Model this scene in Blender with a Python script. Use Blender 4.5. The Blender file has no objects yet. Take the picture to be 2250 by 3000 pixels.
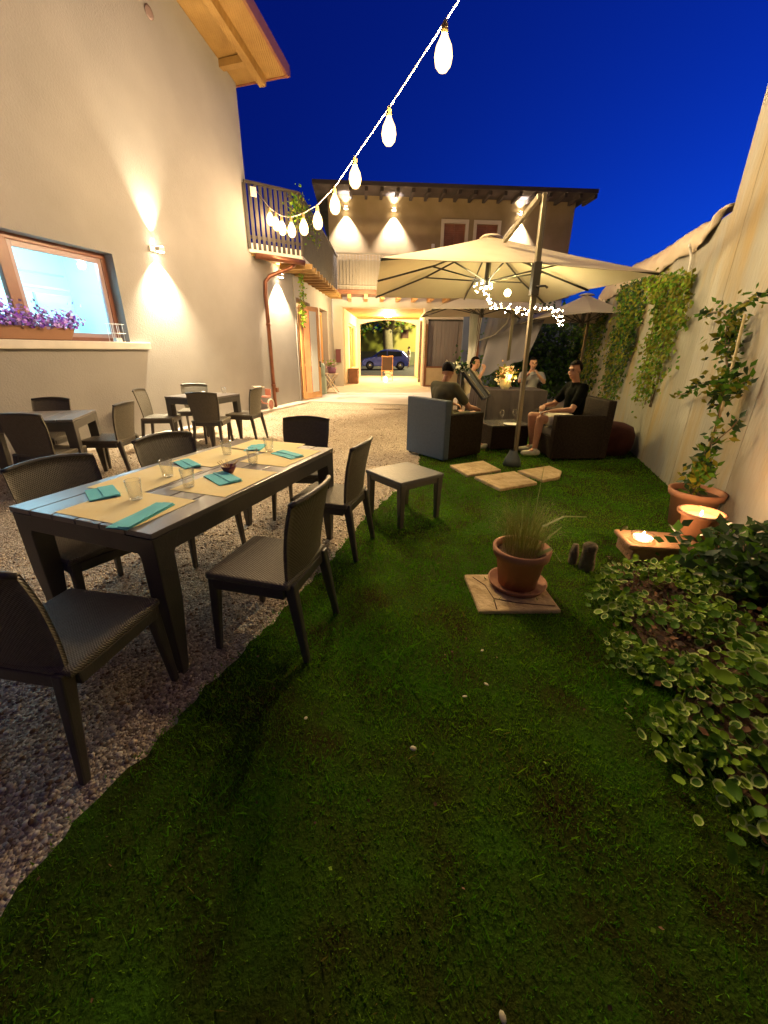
import bpy, bmesh, math, random
import numpy as np
from mathutils import Vector, Matrix, Euler
random.seed(7); rng = np.random.default_rng(7)
R = math.radians; PI = math.pi
S = bpy.context.scene
COL = S.collection

# ------------------------------------------------------------------ camera, world, exposure
cd = bpy.data.cameras.new('camera'); cam = bpy.data.objects.new('camera', cd); COL.objects.link(cam)
S.camera = cam
cam.location = (0, 0, 1.45)
cd.sensor_fit = 'VERTICAL'; cd.sensor_height = 36; cd.lens = 36 * 1181 / 3000
cd.clip_end = 500; cd.clip_start = 0.02
pit, rol = R(21.9), R(-0.6)
rt = Vector((1, 0, 0)); fw = Vector((0, math.cos(pit), -math.sin(pit))); up = rt.cross(fw)
r2 = rt * math.cos(rol) - up * math.sin(rol); u2 = rt * math.sin(rol) + up * math.cos(rol)
M = Matrix((r2, u2, -fw)).transposed().to_4x4(); M.translation = cam.location; cam.matrix_world = M

W = bpy.data.worlds.new('World'); S.world = W; W.use_nodes = True
nt = W.node_tree; nt.nodes.clear()
out = nt.nodes.new('ShaderNodeOutputWorld'); bg = nt.nodes.new('ShaderNodeBackground')
sky = nt.nodes.new('ShaderNodeTexSky'); sky.sky_type = 'NISHITA'; sky.sun_disc = False
sky.sun_elevation = R(-4); sky.sun_rotation = R(70); sky.ozone_density = 6.0; sky.air_density = 1.0
mul = nt.nodes.new('ShaderNodeMix'); mul.data_type = 'RGBA'; mul.blend_type = 'MULTIPLY'; mul.inputs[0].default_value = 1
mul.inputs[7].default_value = (0.05, 0.50, 1.0, 1)
nt.links.new(sky.outputs[0], mul.inputs[6]); nt.links.new(mul.outputs[2], bg.inputs[0]); nt.links.new(bg.outputs[0], out.inputs[0])
bg.inputs[1].default_value = 2.4
S.view_settings.view_transform = 'Standard'; S.view_settings.look = 'None'
S.view_settings.exposure = 1.75; S.view_settings.gamma = 1.0

# ------------------------------------------------------------------ helpers
def tag(o, label=None, cat=None, group=None, kind=None):
    if label: o['label'] = label
    if cat: o['category'] = cat
    if group: o['group'] = group
    if kind: o['kind'] = kind
    return o
def thing(name, label, cat, loc=(0, 0, 0), rz=0, group=None):
    o = bpy.data.objects.new(name, None); COL.objects.link(o)
    o.location = loc; o.rotation_euler = (0, 0, rz); o.empty_display_size = .1
    return tag(o, label, cat, group)
def copy_tree(o, parent=None):
    c = o.copy(); COL.objects.link(c)
    c.parent = parent
    for ch in o.children: copy_tree(ch, c)
    return c
def ramp(nt, fac, stops):
    n = nt.nodes.new('ShaderNodeValToRGB'); e = n.color_ramp.elements
    e[0].position, e[0].color = stops[0][0], (*stops[0][1], 1)
    e[1].position, e[1].color = stops[-1][0], (*stops[-1][1], 1)
    for p, c in stops[1:-1]:
        k = e.new(p); k.color = (*c, 1)
    nt.links.new(fac, n.inputs[0]); return n.outputs[0]
def mat(name, col, rough=.6, col2=None, nscale=6, bump=0, bscale=None, metal=0, tex='noise', spec=.5,
        emit=None, estr=0, trans=0, sheen=0, stretch=None, btex='noise', detail=6, sss=0, alpha=1):
    m = bpy.data.materials.new(name); m.use_nodes = True; t = m.node_tree; b = t.nodes['Principled BSDF']
    b.inputs['Base Color'].default_value = (*col, 1); b.inputs['Roughness'].default_value = rough
    b.inputs['Metallic'].default_value = metal; b.inputs['Specular IOR Level'].default_value = spec
    if trans: b.inputs['Transmission Weight'].default_value = trans
    if sheen: b.inputs['Sheen Weight'].default_value = sheen
    if alpha < 1: b.inputs['Alpha'].default_value = alpha
    if emit: b.inputs['Emission Color'].default_value = (*emit, 1); b.inputs['Emission Strength'].default_value = estr
    tc = t.nodes.new('ShaderNodeTexCoord'); mp = t.nodes.new('ShaderNodeMapping'); t.links.new(tc.outputs['Object'], mp.inputs[0])
    if stretch: mp.inputs['Scale'].default_value = stretch
    def texn(kind, sc):
        if kind == 'noise':
            n = t.nodes.new('ShaderNodeTexNoise'); n.inputs['Scale'].default_value = sc; n.inputs['Detail'].default_value = detail; o = n.outputs[0]
        elif kind == 'voronoi':
            n = t.nodes.new('ShaderNodeTexVoronoi'); n.inputs['Scale'].default_value = sc; o = n.outputs[0]
        elif kind == 'wave':
            n = t.nodes.new('ShaderNodeTexWave'); n.inputs['Scale'].default_value = sc; n.inputs['Distortion'].default_value = 3; n.inputs['Detail'].default_value = 3; o = n.outputs[0]
        elif kind == 'weave':
            def M_(op, a, b_):
                k = t.nodes.new('ShaderNodeMath'); k.operation = op
                for i_, v_ in enumerate((a, b_)):
                    if v_ is None: continue
                    if isinstance(v_, (int, float)): k.inputs[i_].default_value = v_
                    else: t.links.new(v_, k.inputs[i_])
                return k.outputs[0]
            sp = t.nodes.new('ShaderNodeSeparateXYZ'); t.links.new(mp.outputs[0], sp.inputs[0])
            ua = M_('ADD', sp.outputs[0], M_('MULTIPLY', sp.outputs[1], .35)); ub = M_('ADD', sp.outputs[2], M_('MULTIPLY', sp.outputs[1], .9))
            return M_('MULTIPLY', M_('SINE', M_('MULTIPLY', ua, sc), None), M_('SINE', M_('MULTIPLY', ub, sc), None))
        t.links.new(mp.outputs[0], n.inputs['Vector']); return o
    if col2:
        t.links.new(ramp(t, texn(tex, nscale), [(.3, col), (.7, col2)]), b.inputs['Base Color'])
    if bump:
        bn = t.nodes.new('ShaderNodeBump'); bn.inputs['Strength'].default_value = bump; bn.inputs['Distance'].default_value = .02
        t.links.new(texn(btex, bscale or nscale * 4), bn.inputs['Height']); t.links.new(bn.outputs[0], b.inputs['Normal'])
    return m

class MB:
    def __init__(s): s.v = []; s.f = []; s.mi = []; s.m = 0; s.sm = []; s.smooth = False
    def mesh(s, vs, fs, mtx=None):
        o = len(s.v)
        s.v += [tuple(mtx @ Vector(v)) if mtx else tuple(v) for v in vs]
        for f in fs: s.f.append([i + o for i in f]); s.mi.append(s.m); s.sm.append(s.smooth)
        return s
    def box(s, c, d, rz=0, rot=None, taper=1.0):
        x, y, z = d[0] / 2, d[1] / 2, d[2] / 2; k = taper
        vs = [(-x*k, -y*k, -z), (x*k, -y*k, -z), (x*k, y*k, -z), (-x*k, y*k, -z), (-x, -y, z), (x, -y, z), (x, y, z), (-x, y, z)]
        fs = [(0, 3, 2, 1), (4, 5, 6, 7), (0, 1, 5, 4), (1, 2, 6, 5), (2, 3, 7, 6), (3, 0, 4, 7)]
        e = Euler(rot) if rot else Euler((0, 0, rz))
        return s.mesh(vs, fs, Matrix.Translation(c) @ e.to_matrix().to_4x4())
    def beam(s, p, q, w, h, up=(0, 0, 1)):
        p, q = Vector(p), Vector(q); d = (q - p); L = d.length; d.normalize(); u = Vector(up)
        if abs(d.dot(u)) > .99: u = Vector((1, 0, 0))
        x = d.cross(u).normalized(); z = x.cross(d)
        vs = []
        for a in (p, q):
            for sx, sz in ((-1, -1), (1, -1), (1, 1), (-1, 1)): vs.append(a + x * sx * w / 2 + z * sz * h / 2)
        return s.mesh(vs, [(0, 1, 2, 3), (7, 6, 5, 4), (0, 4, 5, 1), (1, 5, 6, 2), (2, 6, 7, 3), (3, 7, 4, 0)])
    def tube(s, pts, r, n=8, close=True):
        pts = [Vector(p) for p in pts]; rs = r if isinstance(r, (list, tuple)) else [r] * len(pts); vs = []; px = None
        for i, p in enumerate(pts):
            d = (pts[min(i + 1, len(pts) - 1)] - pts[max(i - 1, 0)]).normalized()
            if px is None:
                u = Vector((0, 0, 1)) if abs(d.z) < .9 else Vector((1, 0, 0)); px = d.cross(u).normalized()
            else: px = (px - d * px.dot(d)).normalized()
            y = d.cross(px)
            for k in range(n): a = 2 * PI * k / n; vs.append(p + (px * math.cos(a) + y * math.sin(a)) * rs[i])
        fs = [(i*n+k, i*n+(k+1) % n, (i+1)*n+(k+1) % n, (i+1)*n+k) for i in range(len(pts)-1) for k in range(n)]
        if close: fs += [tuple(range(n-1, -1, -1)), tuple((len(pts)-1)*n+k for k in range(n))]
        sm = s.smooth; s.smooth = True; s.mesh(vs, fs); s.smooth = sm; return s
    def lathe(s, prof, n=24, c=(0, 0, 0), mtx=None):
        vs = []; 
        for r, z in prof:
            for k in range(n): a = 2 * PI * k / n; vs.append((c[0] + r * math.cos(a), c[1] + r * math.sin(a), c[2] + z))
        fs = [(i*n+k, i*n+(k+1) % n, (i+1)*n+(k+1) % n, (i+1)*n+k) for i in range(len(prof)-1) for k in range(n)]
        sm = s.smooth; s.smooth = True; s.mesh(vs, fs, mtx); s.smooth = sm; return s
    def ball(s, c, r, n=12, m=8, sc=(1, 1, 1), mtx=None):
        vs = [(c[0], c[1], c[2] - r * sc[2])]
        for i in range(1, m):
            t = -PI/2 + PI * i / m
            for k in range(n): a = 2*PI*k/n; vs.append((c[0]+r*sc[0]*math.cos(t)*math.cos(a), c[1]+r*sc[1]*math.cos(t)*math.sin(a), c[2]+r*sc[2]*math.sin(t)))
        vs.append((c[0], c[1], c[2] + r * sc[2])); L = len(vs) - 1
        fs = [(0, 1+(k+1) % n, 1+k) for k in range(n)] + [(L, 1+(m-2)*n+k, 1+(m-2)*n+(k+1) % n) for k in range(n)]
        fs += [(1+i*n+k, 1+i*n+(k+1) % n, 1+(i+1)*n+(k+1) % n, 1+(i+1)*n+k) for i in range(m-2) for k in range(n)]
        sm = s.smooth; s.smooth = True; s.mesh(vs, fs, mtx); s.smooth = sm; return s
    def prism(s, poly, z0, z1, mtx=None):
        n = len(poly); vs = [(x, y, z0) for x, y in poly] + [(x, y, z1) for x, y in poly]
        fs = [tuple(range(n-1, -1, -1)), tuple(range(n, 2*n))] + [(i, (i+1) % n, n+(i+1) % n, n+i) for i in range(n)]
        return s.mesh(vs, fs, mtx)
    def build(s, name, mats, parent=None, bevel=0, seg=2):
        me = bpy.data.meshes.new(name); me.from_pydata([tuple(v) for v in s.v], [], s.f)
        if not isinstance(mats, (list, tuple)): mats = [mats]
        for m in mats: me.materials.append(m)
        me.polygons.foreach_set('material_index', s.mi); me.polygons.foreach_set('use_smooth', s.sm); me.update()
        o = bpy.data.objects.new(name, me); COL.objects.link(o)
        if parent: o.parent = parent
        if bevel:
            b = o.modifiers.new('bevel', 'BEVEL'); b.width = bevel; b.segments = seg; b.limit_method = 'ANGLE'; b.angle_limit = R(40)
        return o
def npmesh(name, V, F, mats, mi=None, parent=None, smooth=False):
    """V (n,3) float, F (m,k) int, all faces with k corners"""
    me = bpy.data.meshes.new(name); k = F.shape[1]
    me.vertices.add(len(V)); me.vertices.foreach_set('co', V.astype('f').ravel())
    me.loops.add(F.size); me.loops.foreach_set('vertex_index', F.astype('i').ravel())
    me.polygons.add(len(F)); me.polygons.foreach_set('loop_start', (np.arange(len(F)) * k).astype('i'))
    if not isinstance(mats, (list, tuple)): mats = [mats]
    for m in mats: me.materials.append(m)
    if mi is not None: me.polygons.foreach_set('material_index', mi.astype('i'))
    if smooth: me.polygons.foreach_set('use_smooth', np.ones(len(F), bool))
    me.update(calc_edges=True); me.validate()
    o = bpy.data.objects.new(name, me); COL.objects.link(o)
    if parent: o.parent = parent
    return o
def inpoly(P, poly):
    x, y = P[:, 0], P[:, 1]; r = np.zeros(len(P), bool); n = len(poly)
    for i in range(n):
        x1, y1 = poly[i]; x2, y2 = poly[(i + 1) % n]
        if y1 == y2: continue
        c = ((y1 > y) != (y2 > y)) & (x < (x2 - x1) * (y - y1) / (y2 - y1) + x1); r ^= c
    return r
def scatter_poly(poly, n):
    poly = np.array(poly); lo, hi = poly.min(0), poly.max(0); o = np.zeros((0, 2))
    while len(o) < n:
        p = lo + rng.random((n * 2, 2)) * (hi - lo); o = np.vstack([o, p[inpoly(p, poly)]])
    return o[:n]
def leaves(name, P, Nrm, size, mats, parent=None, w=.7, jit=.6, nm=None, fold=.25, up=None):
    """leaf clumps: each leaf four quads folded along its midrib, pointed tip"""
    n = len(P); N = Nrm + rng.normal(0, jit, (n, 3)); N /= np.linalg.norm(N, axis=1)[:, None]
    T = (rng.normal(0, 1, (n, 3)) if up is None else np.tile(up, (n, 1)) + rng.normal(0, .5, (n, 3)))
    T -= N * (T * N).sum(1)[:, None]; T /= np.linalg.norm(T, axis=1)[:, None]; B = np.cross(N, T)
    s = (np.ones(n) * size * (.6 + .8 * rng.random(n)))[:, None] if np.isscalar(size) else size[:, None]
    base = P; tip = P + T * s; m1 = P + T * s * .45 - N * s * fold * .3; l = P + T * s * .42 + B * s * w * .5; r = P + T * s * .42 - B * s * w * .5
    V = np.stack([base, l, m1, r, tip], 1).reshape(-1, 3)
    i = (np.arange(n) * 5)[:, None]
    F = np.concatenate([i + np.array([[0, 1, 2]]), i + np.array([[1, 4, 2]]), i + np.array([[2, 4, 3]]), i + np.array([[0, 2, 3]])], 1).reshape(-1, 3)
    nm = nm or (len(mats) if isinstance(mats, (list, tuple)) else 1)
    mi = np.repeat(rng.integers(0, nm, n), 4)
    return npmesh(name, V, F, mats, mi, parent)
PW = dict(passage_light=1.2, porch_light=.45, street_light=1.8, up_light=2.0, down_light=2.0, parasol_light=1.8)
def lamp(kind, loc, power, color=(1, .75, .45), size=.05, parent=None, rot=None, spot=None, blend=.3, name='light'):
    l = bpy.data.lights.new(name, kind); l.energy = power * PW.get(name, 1); l.color = color
    if kind == 'AREA': l.size = size
    else: l.shadow_soft_size = size
    if spot: l.spot_size = R(spot); l.spot_blend = blend
    o = bpy.data.objects.new(name, l); COL.objects.link(o); o.location = loc
    if rot: o.rotation_euler = rot
    if parent: o.parent = parent
    return o

# ------------------------------------------------------------------ materials
WARM = (1, .72, .42)
m_plaster = mat('plaster', (.27, .25, .225), .9, (.32, .295, .265), 1.3, bump=.3, bscale=45)
m_sill = mat('sill_stone', (.58, .53, .46), .7, (.66, .60, .52), 4, bump=.1)
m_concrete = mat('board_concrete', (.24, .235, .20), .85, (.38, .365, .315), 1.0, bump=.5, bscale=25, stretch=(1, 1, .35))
def mustard_streaks(m):  # mixes vertically stretched mustard noise into the base colour
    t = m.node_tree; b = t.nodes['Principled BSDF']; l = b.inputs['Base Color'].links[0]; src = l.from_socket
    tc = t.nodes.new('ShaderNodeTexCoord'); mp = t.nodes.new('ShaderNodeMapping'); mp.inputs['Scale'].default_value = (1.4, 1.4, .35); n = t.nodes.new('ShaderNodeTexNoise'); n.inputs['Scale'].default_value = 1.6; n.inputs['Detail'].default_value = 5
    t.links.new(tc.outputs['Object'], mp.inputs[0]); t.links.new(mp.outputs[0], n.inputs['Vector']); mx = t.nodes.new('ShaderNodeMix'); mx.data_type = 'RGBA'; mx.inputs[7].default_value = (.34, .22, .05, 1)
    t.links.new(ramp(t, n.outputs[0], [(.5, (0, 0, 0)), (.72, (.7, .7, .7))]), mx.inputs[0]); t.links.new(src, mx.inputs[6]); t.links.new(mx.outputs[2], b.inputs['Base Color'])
mustard_streaks(m_concrete)
m_gravel = None
m_wood = mat('honey_wood', (.50, .26, .09), .5, (.62, .34, .13), 3, bump=.15, stretch=(1, 1, .15))
m_wood_dk = mat('brown_wood', (.16, .06, .025), .45, (.24, .09, .04), 5, bump=.1)
m_soffit = mat('soffit_board', (.27, .15, .04), .6, (.36, .21, .06), 4, bump=.3, bscale=8, btex='wave')
m_redwood = mat('red_brown_frame', (.20, .075, .045), .4, (.26, .10, .055), 5)
m_copper = mat('copper_pipe', (.20, .075, .04), .35, (.28, .11, .06), 5, metal=.6)
m_white = mat('white_paint', (.75, .74, .70), .5)
m_cream = mat('cream_fabric', (.58, .51, .37), .85, (.64, .57, .43), 3, bump=.1, bscale=40)
m_resin = mat('resin_weave', (.11, .095, .068), .45, (.15, .13, .095), 60, bump=.35, bscale=520, btex='weave', tex='noise', spec=.4)
m_resin_s = mat('resin_smooth', (.06, .053, .045), .4, (.08, .07, .058), 8, bump=.1, bscale=120)
m_wicker = mat('wicker_brown', (.018, .012, .008), .65, (.045, .032, .022), 40, bump=.4, bscale=420, btex='weave', spec=.15)
m_armsky = mat('wicker_sky_tint', (.05, .08, .125), .5, (.065, .10, .15), 30, bump=.35, bscale=420, btex='weave')  # blue reflection of the sky painted into the wicker colour
m_plank = mat('table_plank', (.11, .095, .088), .3, (.18, .155, .14), 5, spec=1, bump=.12, bscale=10, stretch=(1, .15, 1))
m_black = mat('black_gap', (.01, .01, .01), .9)
m_metal = mat('champagne_metal', (.16, .14, .09), .35, metal=.5)
m_dmetal = mat('dark_metal', (.06, .055, .045), .4, metal=.3)
m_glass = bpy.data.materials.new('clear_glass'); m_glass.use_nodes = True
t = m_glass.node_tree; t.nodes.clear(); o_ = t.nodes.new('ShaderNodeOutputMaterial'); mx = t.nodes.new('ShaderNodeMixShader'); tr = t.nodes.new('ShaderNodeBsdfTransparent'); gl = t.nodes.new('ShaderNodeBsdfGlossy')
gl.inputs['Roughness'].default_value = .08; tr.inputs[0].default_value = (.985, .99, .985, 1); lw = t.nodes.new('ShaderNodeLayerWeight'); lw.inputs[0].default_value = .22
t.links.new(lw.outputs[1], mx.inputs[0]); t.links.new(tr.outputs[0], mx.inputs[1]); t.links.new(gl.outputs[0], mx.inputs[2]); t.links.new(mx.outputs[0], o_.inputs[0])
m_terra = mat('terracotta', (.33, .14, .07), .75, (.42, .20, .11), 8, bump=.12)
m_soil = mat('soil', (.06, .030, .014), .95, (.12, .065, .03), 20, bump=.8, bscale=60)
m_leaf1 = mat('leaf_mid', (.07, .17, .012), .6, spec=.2); m_leaf2 = mat('leaf_light', (.20, .34, .02), .6, spec=.2)
m_leaf3 = mat('leaf_dark', (.02, .055, .012), .45); m_leafy = mat('leaf_olive', (.20, .20, .02), .6, spec=.2)
m_leafpale = mat('leaf_margin', (.40, .50, .14), .6, spec=.2)
m_stem = mat('stem_brown', (.10, .07, .035), .8, (.16, .11, .06), 20)
m_bamboo = mat('bamboo_cane', (.42, .34, .16), .55, (.5, .42, .22), 14)
m_slab = mat('paving_slab', (.40, .28, .13), .95, (.62, .47, .27), 9, bump=.9, bscale=22, detail=10)
m_apron = mat('apron_concrete', (.50, .44, .36), .8, (.58, .52, .44), 2, bump=.12, bscale=40)
m_teal = mat('teal_paper', (.13, .56, .62), .8, (.16, .62, .68), 6, bump=.1)
m_mat = mat('straw_paper', (.84, .68, .30), .8, (.88, .75, .40), 6, bump=.1)
m_skin = mat('skin', (.50, .25, .16), .55, (.55, .29, .19), 12); m_hair = mat('dark_hair', (.010, .007, .006), .8, spec=.1, bump=.4, bscale=90)
m_lip = mat('lip', (.35, .12, .09), .5); m_eye = mat('eye_dark', (.02, .015, .012), .2)
m_asphalt = mat('asphalt', (.05, .05, .045), .85, (.07, .065, .06), 20, bump=.3)
def emat(name, col, s):
    m = bpy.data.materials.new(name); m.use_nodes = True; t = m.node_tree; t.nodes.clear()
    e = t.nodes.new('ShaderNodeEmission'); o = t.nodes.new('ShaderNodeOutputMaterial'); e.inputs[0].default_value = (*col, 1); e.inputs[1].default_value = s
    t.links.new(e.outputs[0], o.inputs[0]); return m
def translucent(m, w=.5):
    t = m.node_tree; b = t.nodes['Principled BSDF']; tr = t.nodes.new('ShaderNodeBsdfTranslucent'); mx = t.nodes.new('ShaderNodeMixShader')
    tr.inputs[0].default_value = b.inputs['Base Color'].default_value
    mx.inputs[0].default_value = w; o = t.nodes['Material Output']
    t.links.new(b.outputs[0], mx.inputs[1]); t.links.new(tr.outputs[0], mx.inputs[2]); t.links.new(mx.outputs[0], o.inputs[0])
for m in (m_leaf1, m_leaf2, m_leaf3, m_leafy): translucent(m, .25)
translucent(m_cream, .3)

# gravel with stone-sized cells
def gravel_mat():
    m = bpy.data.materials.new('gravel'); m.use_nodes = True; t = m.node_tree; b = t.nodes['Principled BSDF']; b.inputs['Roughness'].default_value = .85; b.inputs['Specular IOR Level'].default_value = .2
    tc = t.nodes.new('ShaderNodeTexCoord'); v = t.nodes.new('ShaderNodeTexVoronoi'); v.inputs['Scale'].default_value = 85
    t.links.new(tc.outputs['Object'], v.inputs['Vector'])
    sp = t.nodes.new('ShaderNodeSeparateColor'); t.links.new(v.outputs['Color'], sp.inputs[0])
    c = ramp(t, sp.outputs[0], [(0, (.20, .155, .11)), (.4, (.45, .36, .26)), (.75, (.62, .52, .38)), (1, (.78, .68, .52))])
    n = t.nodes.new('ShaderNodeTexNoise'); n.inputs['Scale'].default_value = 1.2; t.links.new(tc.outputs['Object'], n.inputs['Vector'])
    mx = t.nodes.new('ShaderNodeMix'); mx.data_type = 'RGBA'; mx.blend_type = 'MULTIPLY'; mx.inputs[0].default_value = .6
    t.links.new(c, mx.inputs[6]); t.links.new(ramp(t, n.outputs[0], [(.35, (.7, .65, .6)), (.65, (1, 1, 1))]), mx.inputs[7]); t.links.new(mx.outputs[2], b.inputs['Base Color'])
    bn = t.nodes.new('ShaderNodeBump'); bn.invert = True; bn.inputs['Strength'].default_value = 1; bn.inputs['Distance'].default_value = .012
    t.links.new(v.outputs['Distance'], bn.inputs['Height']); t.links.new(bn.outputs[0], b.inputs['Normal']); return m
m_gravel = gravel_mat()
m_peb = [mat('pebble_pale', (.64, .54, .40), .8, spec=.2), mat('pebble_grey', (.42, .35, .26), .8, spec=.2), mat('pebble_brown', (.22, .14, .08), .8, spec=.2), mat('pebble_white', (.74, .66, .52), .7)]
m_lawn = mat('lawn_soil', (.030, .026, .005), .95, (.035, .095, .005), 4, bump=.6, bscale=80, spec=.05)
m_gr = [mat('grass_green', (.095, .28, .004), .6, spec=.2), mat('grass_mid', (.15, .31, .006), .6, spec=.2), mat('grass_dry', (.17, .15, .03), .6, spec=.2)]
for m in m_gr: translucent(m, .4)

# ------------------------------------------------------------------ frames of the two long walls
AH = R(17.4)
HD = Vector((math.sin(AH), math.cos(AH), 0)); HN = Vector((math.cos(AH), -math.sin(AH), 0))   # HN: from the house into the yard
HP = Vector((-2.95, 10.65, 0)); WP = Vector((3.5, 5.1, 0))
def hw(s, z, o=0): return HP + HD * s + HN * o + Vector((0, 0, z))     # point on the near house wall
def ww(s, z, o=0): return WP + HD * s - HN * o + Vector((0, 0, z))     # point on the right wall, o = out into the yard
HROT = -AH   # local +y along the wall

# ------------------------------------------------------------------ ground
MB().mesh([(-60, -30, 0), (60, -30, 0), (60, 25, 0), (-60, 25, 0)], [(0, 1, 2, 3)]).build('ground', m_gravel)['kind'] = 'structure'
o = MB().mesh([(-120, 25, 0), (120, 25, 0), (120, 200, 0), (-120, 200, 0)], [(0, 1, 2, 3)]).build('street', m_asphalt); o['kind'] = 'structure'
b = MB(); b.prism([(-2.55, 12.42), (-2.2, 12.27), (.9, 11.62), (7.5, 11.7), (7.5, 17.8), (1.9, 17.8), (2.1, 25), (-1.9, 25), (-2.15, 17.8)], -.1, .03)
b.build('pavement', m_apron)['kind'] = 'structure'
b = MB()
vs = [hw(-14, 0, .0), hw(1.5, 0, .0), hw(1.5, 0, .32), hw(-.8, 0, .24), hw(-4.5, 0, .16), hw(-14, 0, .14)]
b.prism([(v.x, v.y) for v in vs], -.1, .05); b.build('path', m_apron, bevel=.01)['kind'] = 'structure'
LAWN = [(-1.45, -.9), (-1.15, .1), (-1.03, .6), (-1.0, .85), (-.87, 1.14), (-.8, 1.4), (-.62, 1.88), (-.42, 2.5), (-.17, 3.44), (.12, 4.15), (.34, 4.68), (.48, 5.3), (.55, 6.5), (.8, 8), (1.0, 9.6)]
far = [ww(6, 0), ww(0, 0), ww(-8, 0)]
LW = []
for i in range(len(LAWN) - 1):
    (x0, y0), (x1, y1) = LAWN[i], LAWN[i + 1]; n = max(2, int(math.hypot(x1 - x0, y1 - y0) / .06))
    for k in range(n):
        t = k / n; LW.append((x0 + (x1 - x0) * t + random.gauss(0, .009), y0 + (y1 - y0) * t + random.gauss(0, .009)))
LW.append(LAWN[-1]); LAWNP = LW + [(v.x - .01, v.y) for v in far]
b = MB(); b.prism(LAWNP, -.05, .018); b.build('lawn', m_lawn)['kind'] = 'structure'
# grass blades, denser near the camera
def blades(n, poly, hmin, hmax, ymax, name):
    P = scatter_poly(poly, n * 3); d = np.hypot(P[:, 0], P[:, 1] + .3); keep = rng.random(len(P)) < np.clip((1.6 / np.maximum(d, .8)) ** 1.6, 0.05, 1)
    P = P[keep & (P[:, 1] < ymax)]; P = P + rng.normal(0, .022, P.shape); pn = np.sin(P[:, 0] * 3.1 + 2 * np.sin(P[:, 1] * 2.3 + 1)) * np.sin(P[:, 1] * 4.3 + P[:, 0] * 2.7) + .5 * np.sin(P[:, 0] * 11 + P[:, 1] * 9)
    P = P[rng.random(len(P)) < np.clip(.97 - .4 * (pn > .85) * (P[:, 1] < 2), 0, 1) * np.clip(.35 + .65 * (P[:, 1] + .25 * pn - .1) / 1.2, .3, 1)]; n = len(P); d = np.hypot(P[:, 0], P[:, 1] + .3)  # sparser at the front: bald soil, plus foreground shade put into the density
    h = (hmin + (hmax - hmin) * rng.random(n) ** 1.5) * (1 + .12 * np.sin(P[:, 0] * 6 + np.sin(P[:, 1] * 5) * 2)) + .03 * (rng.random(n) < .012); a = rng.random(n) * 2 * PI; w = .0016 + .0012 * d
    lean = rng.normal(0, .45, (n, 2)) * h[:, None]; z0 = .015
    b0 = np.c_[P[:, 0] - np.cos(a) * w, P[:, 1] - np.sin(a) * w, np.full(n, z0)]; b1 = np.c_[P[:, 0] + np.cos(a) * w, P[:, 1] + np.sin(a) * w, np.full(n, z0)]
    mid = np.c_[P[:, 0] + lean[:, 0] * .4, P[:, 1] + lean[:, 1] * .4, z0 + h * .6]; tip = np.c_[P[:, 0] + lean[:, 0], P[:, 1] + lean[:, 1], z0 + h]
    V = np.stack([b0, b1, mid, tip], 1).reshape(-1, 3); i = (np.arange(n) * 4)[:, None]
    F = np.concatenate([i + np.array([[0, 1, 2]]), i + np.array([[1, 3, 2]])], 1).reshape(-1, 3)
    patch = np.sin(P[:, 0] * 5.1 + np.sin(P[:, 1] * 3.3) * 2) + np.sin(P[:, 1] * 6.7 + P[:, 0] * 2) + rng.normal(0, .8, n)
    mi = np.repeat(np.where(patch > 2.3, 2, np.where(patch > 0, 1, 0)), 2)
    return npmesh(name, V, F, m_gr, mi)
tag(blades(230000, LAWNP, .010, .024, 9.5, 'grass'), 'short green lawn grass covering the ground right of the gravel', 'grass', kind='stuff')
# loose pebbles on the gravel
def pebbles(n):
    GP = [(-5, 9), (-3.4, 10.8), (.5, 10.5), (.45, 5.3), (-.2, 3.44), (-.45, 2.5), (-.85, 1.4), (-1.08, .6), (-1.5, -.6), (-4, -.6), (-4.6, 4)]
    P = scatter_poly(GP, n * 4); d = np.hypot(P[:, 0], P[:, 1]); P = P[rng.random(len(P)) < np.clip((2.0 / d) ** 1.7, 0, 1)][:n]; n = len(P)
    ic = bmesh.new(); bmesh.ops.create_icosphere(ic, subdivisions=1, radius=1); IV = np.array([v.co[:] for v in ic.verts]); IF = np.array([[v.index for v in f.verts] for f in ic.faces]); ic.free()
    s = (.003 + .0085 * rng.random(n) ** 2.5)[:, None, None]; an = rng.random((n, 1)) * 2 * PI
    sc = np.stack([.7 + .7 * rng.random(n), .7 + .6 * rng.random(n), .45 + .4 * rng.random(n)], 1)[:, None, :]
    V = IV[None] * sc * (1 + .18 * rng.normal(0, 1, (n, 12, 1)))
    c, q = np.cos(an), np.sin(an); V = np.stack([V[..., 0] * c - V[..., 1] * q, V[..., 0] * q + V[..., 1] * c, V[..., 2]], 2) * s
    V[..., 0] += P[:, None, 0]; V[..., 1] += P[:, None, 1]; V[..., 2] += .004
    F = (IF[None] + (np.arange(n) * 12)[:, None, None]).reshape(-1, 3)
    return npmesh('gravel_stones', V.reshape(-1, 3), F, m_peb, np.repeat(rng.choice(4, n, p=[.35, .3, .2, .15]), 20))
tag(pebbles(30000), 'loose pale and grey gravel stones around the dining tables', 'gravel', kind='stuff')

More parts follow.
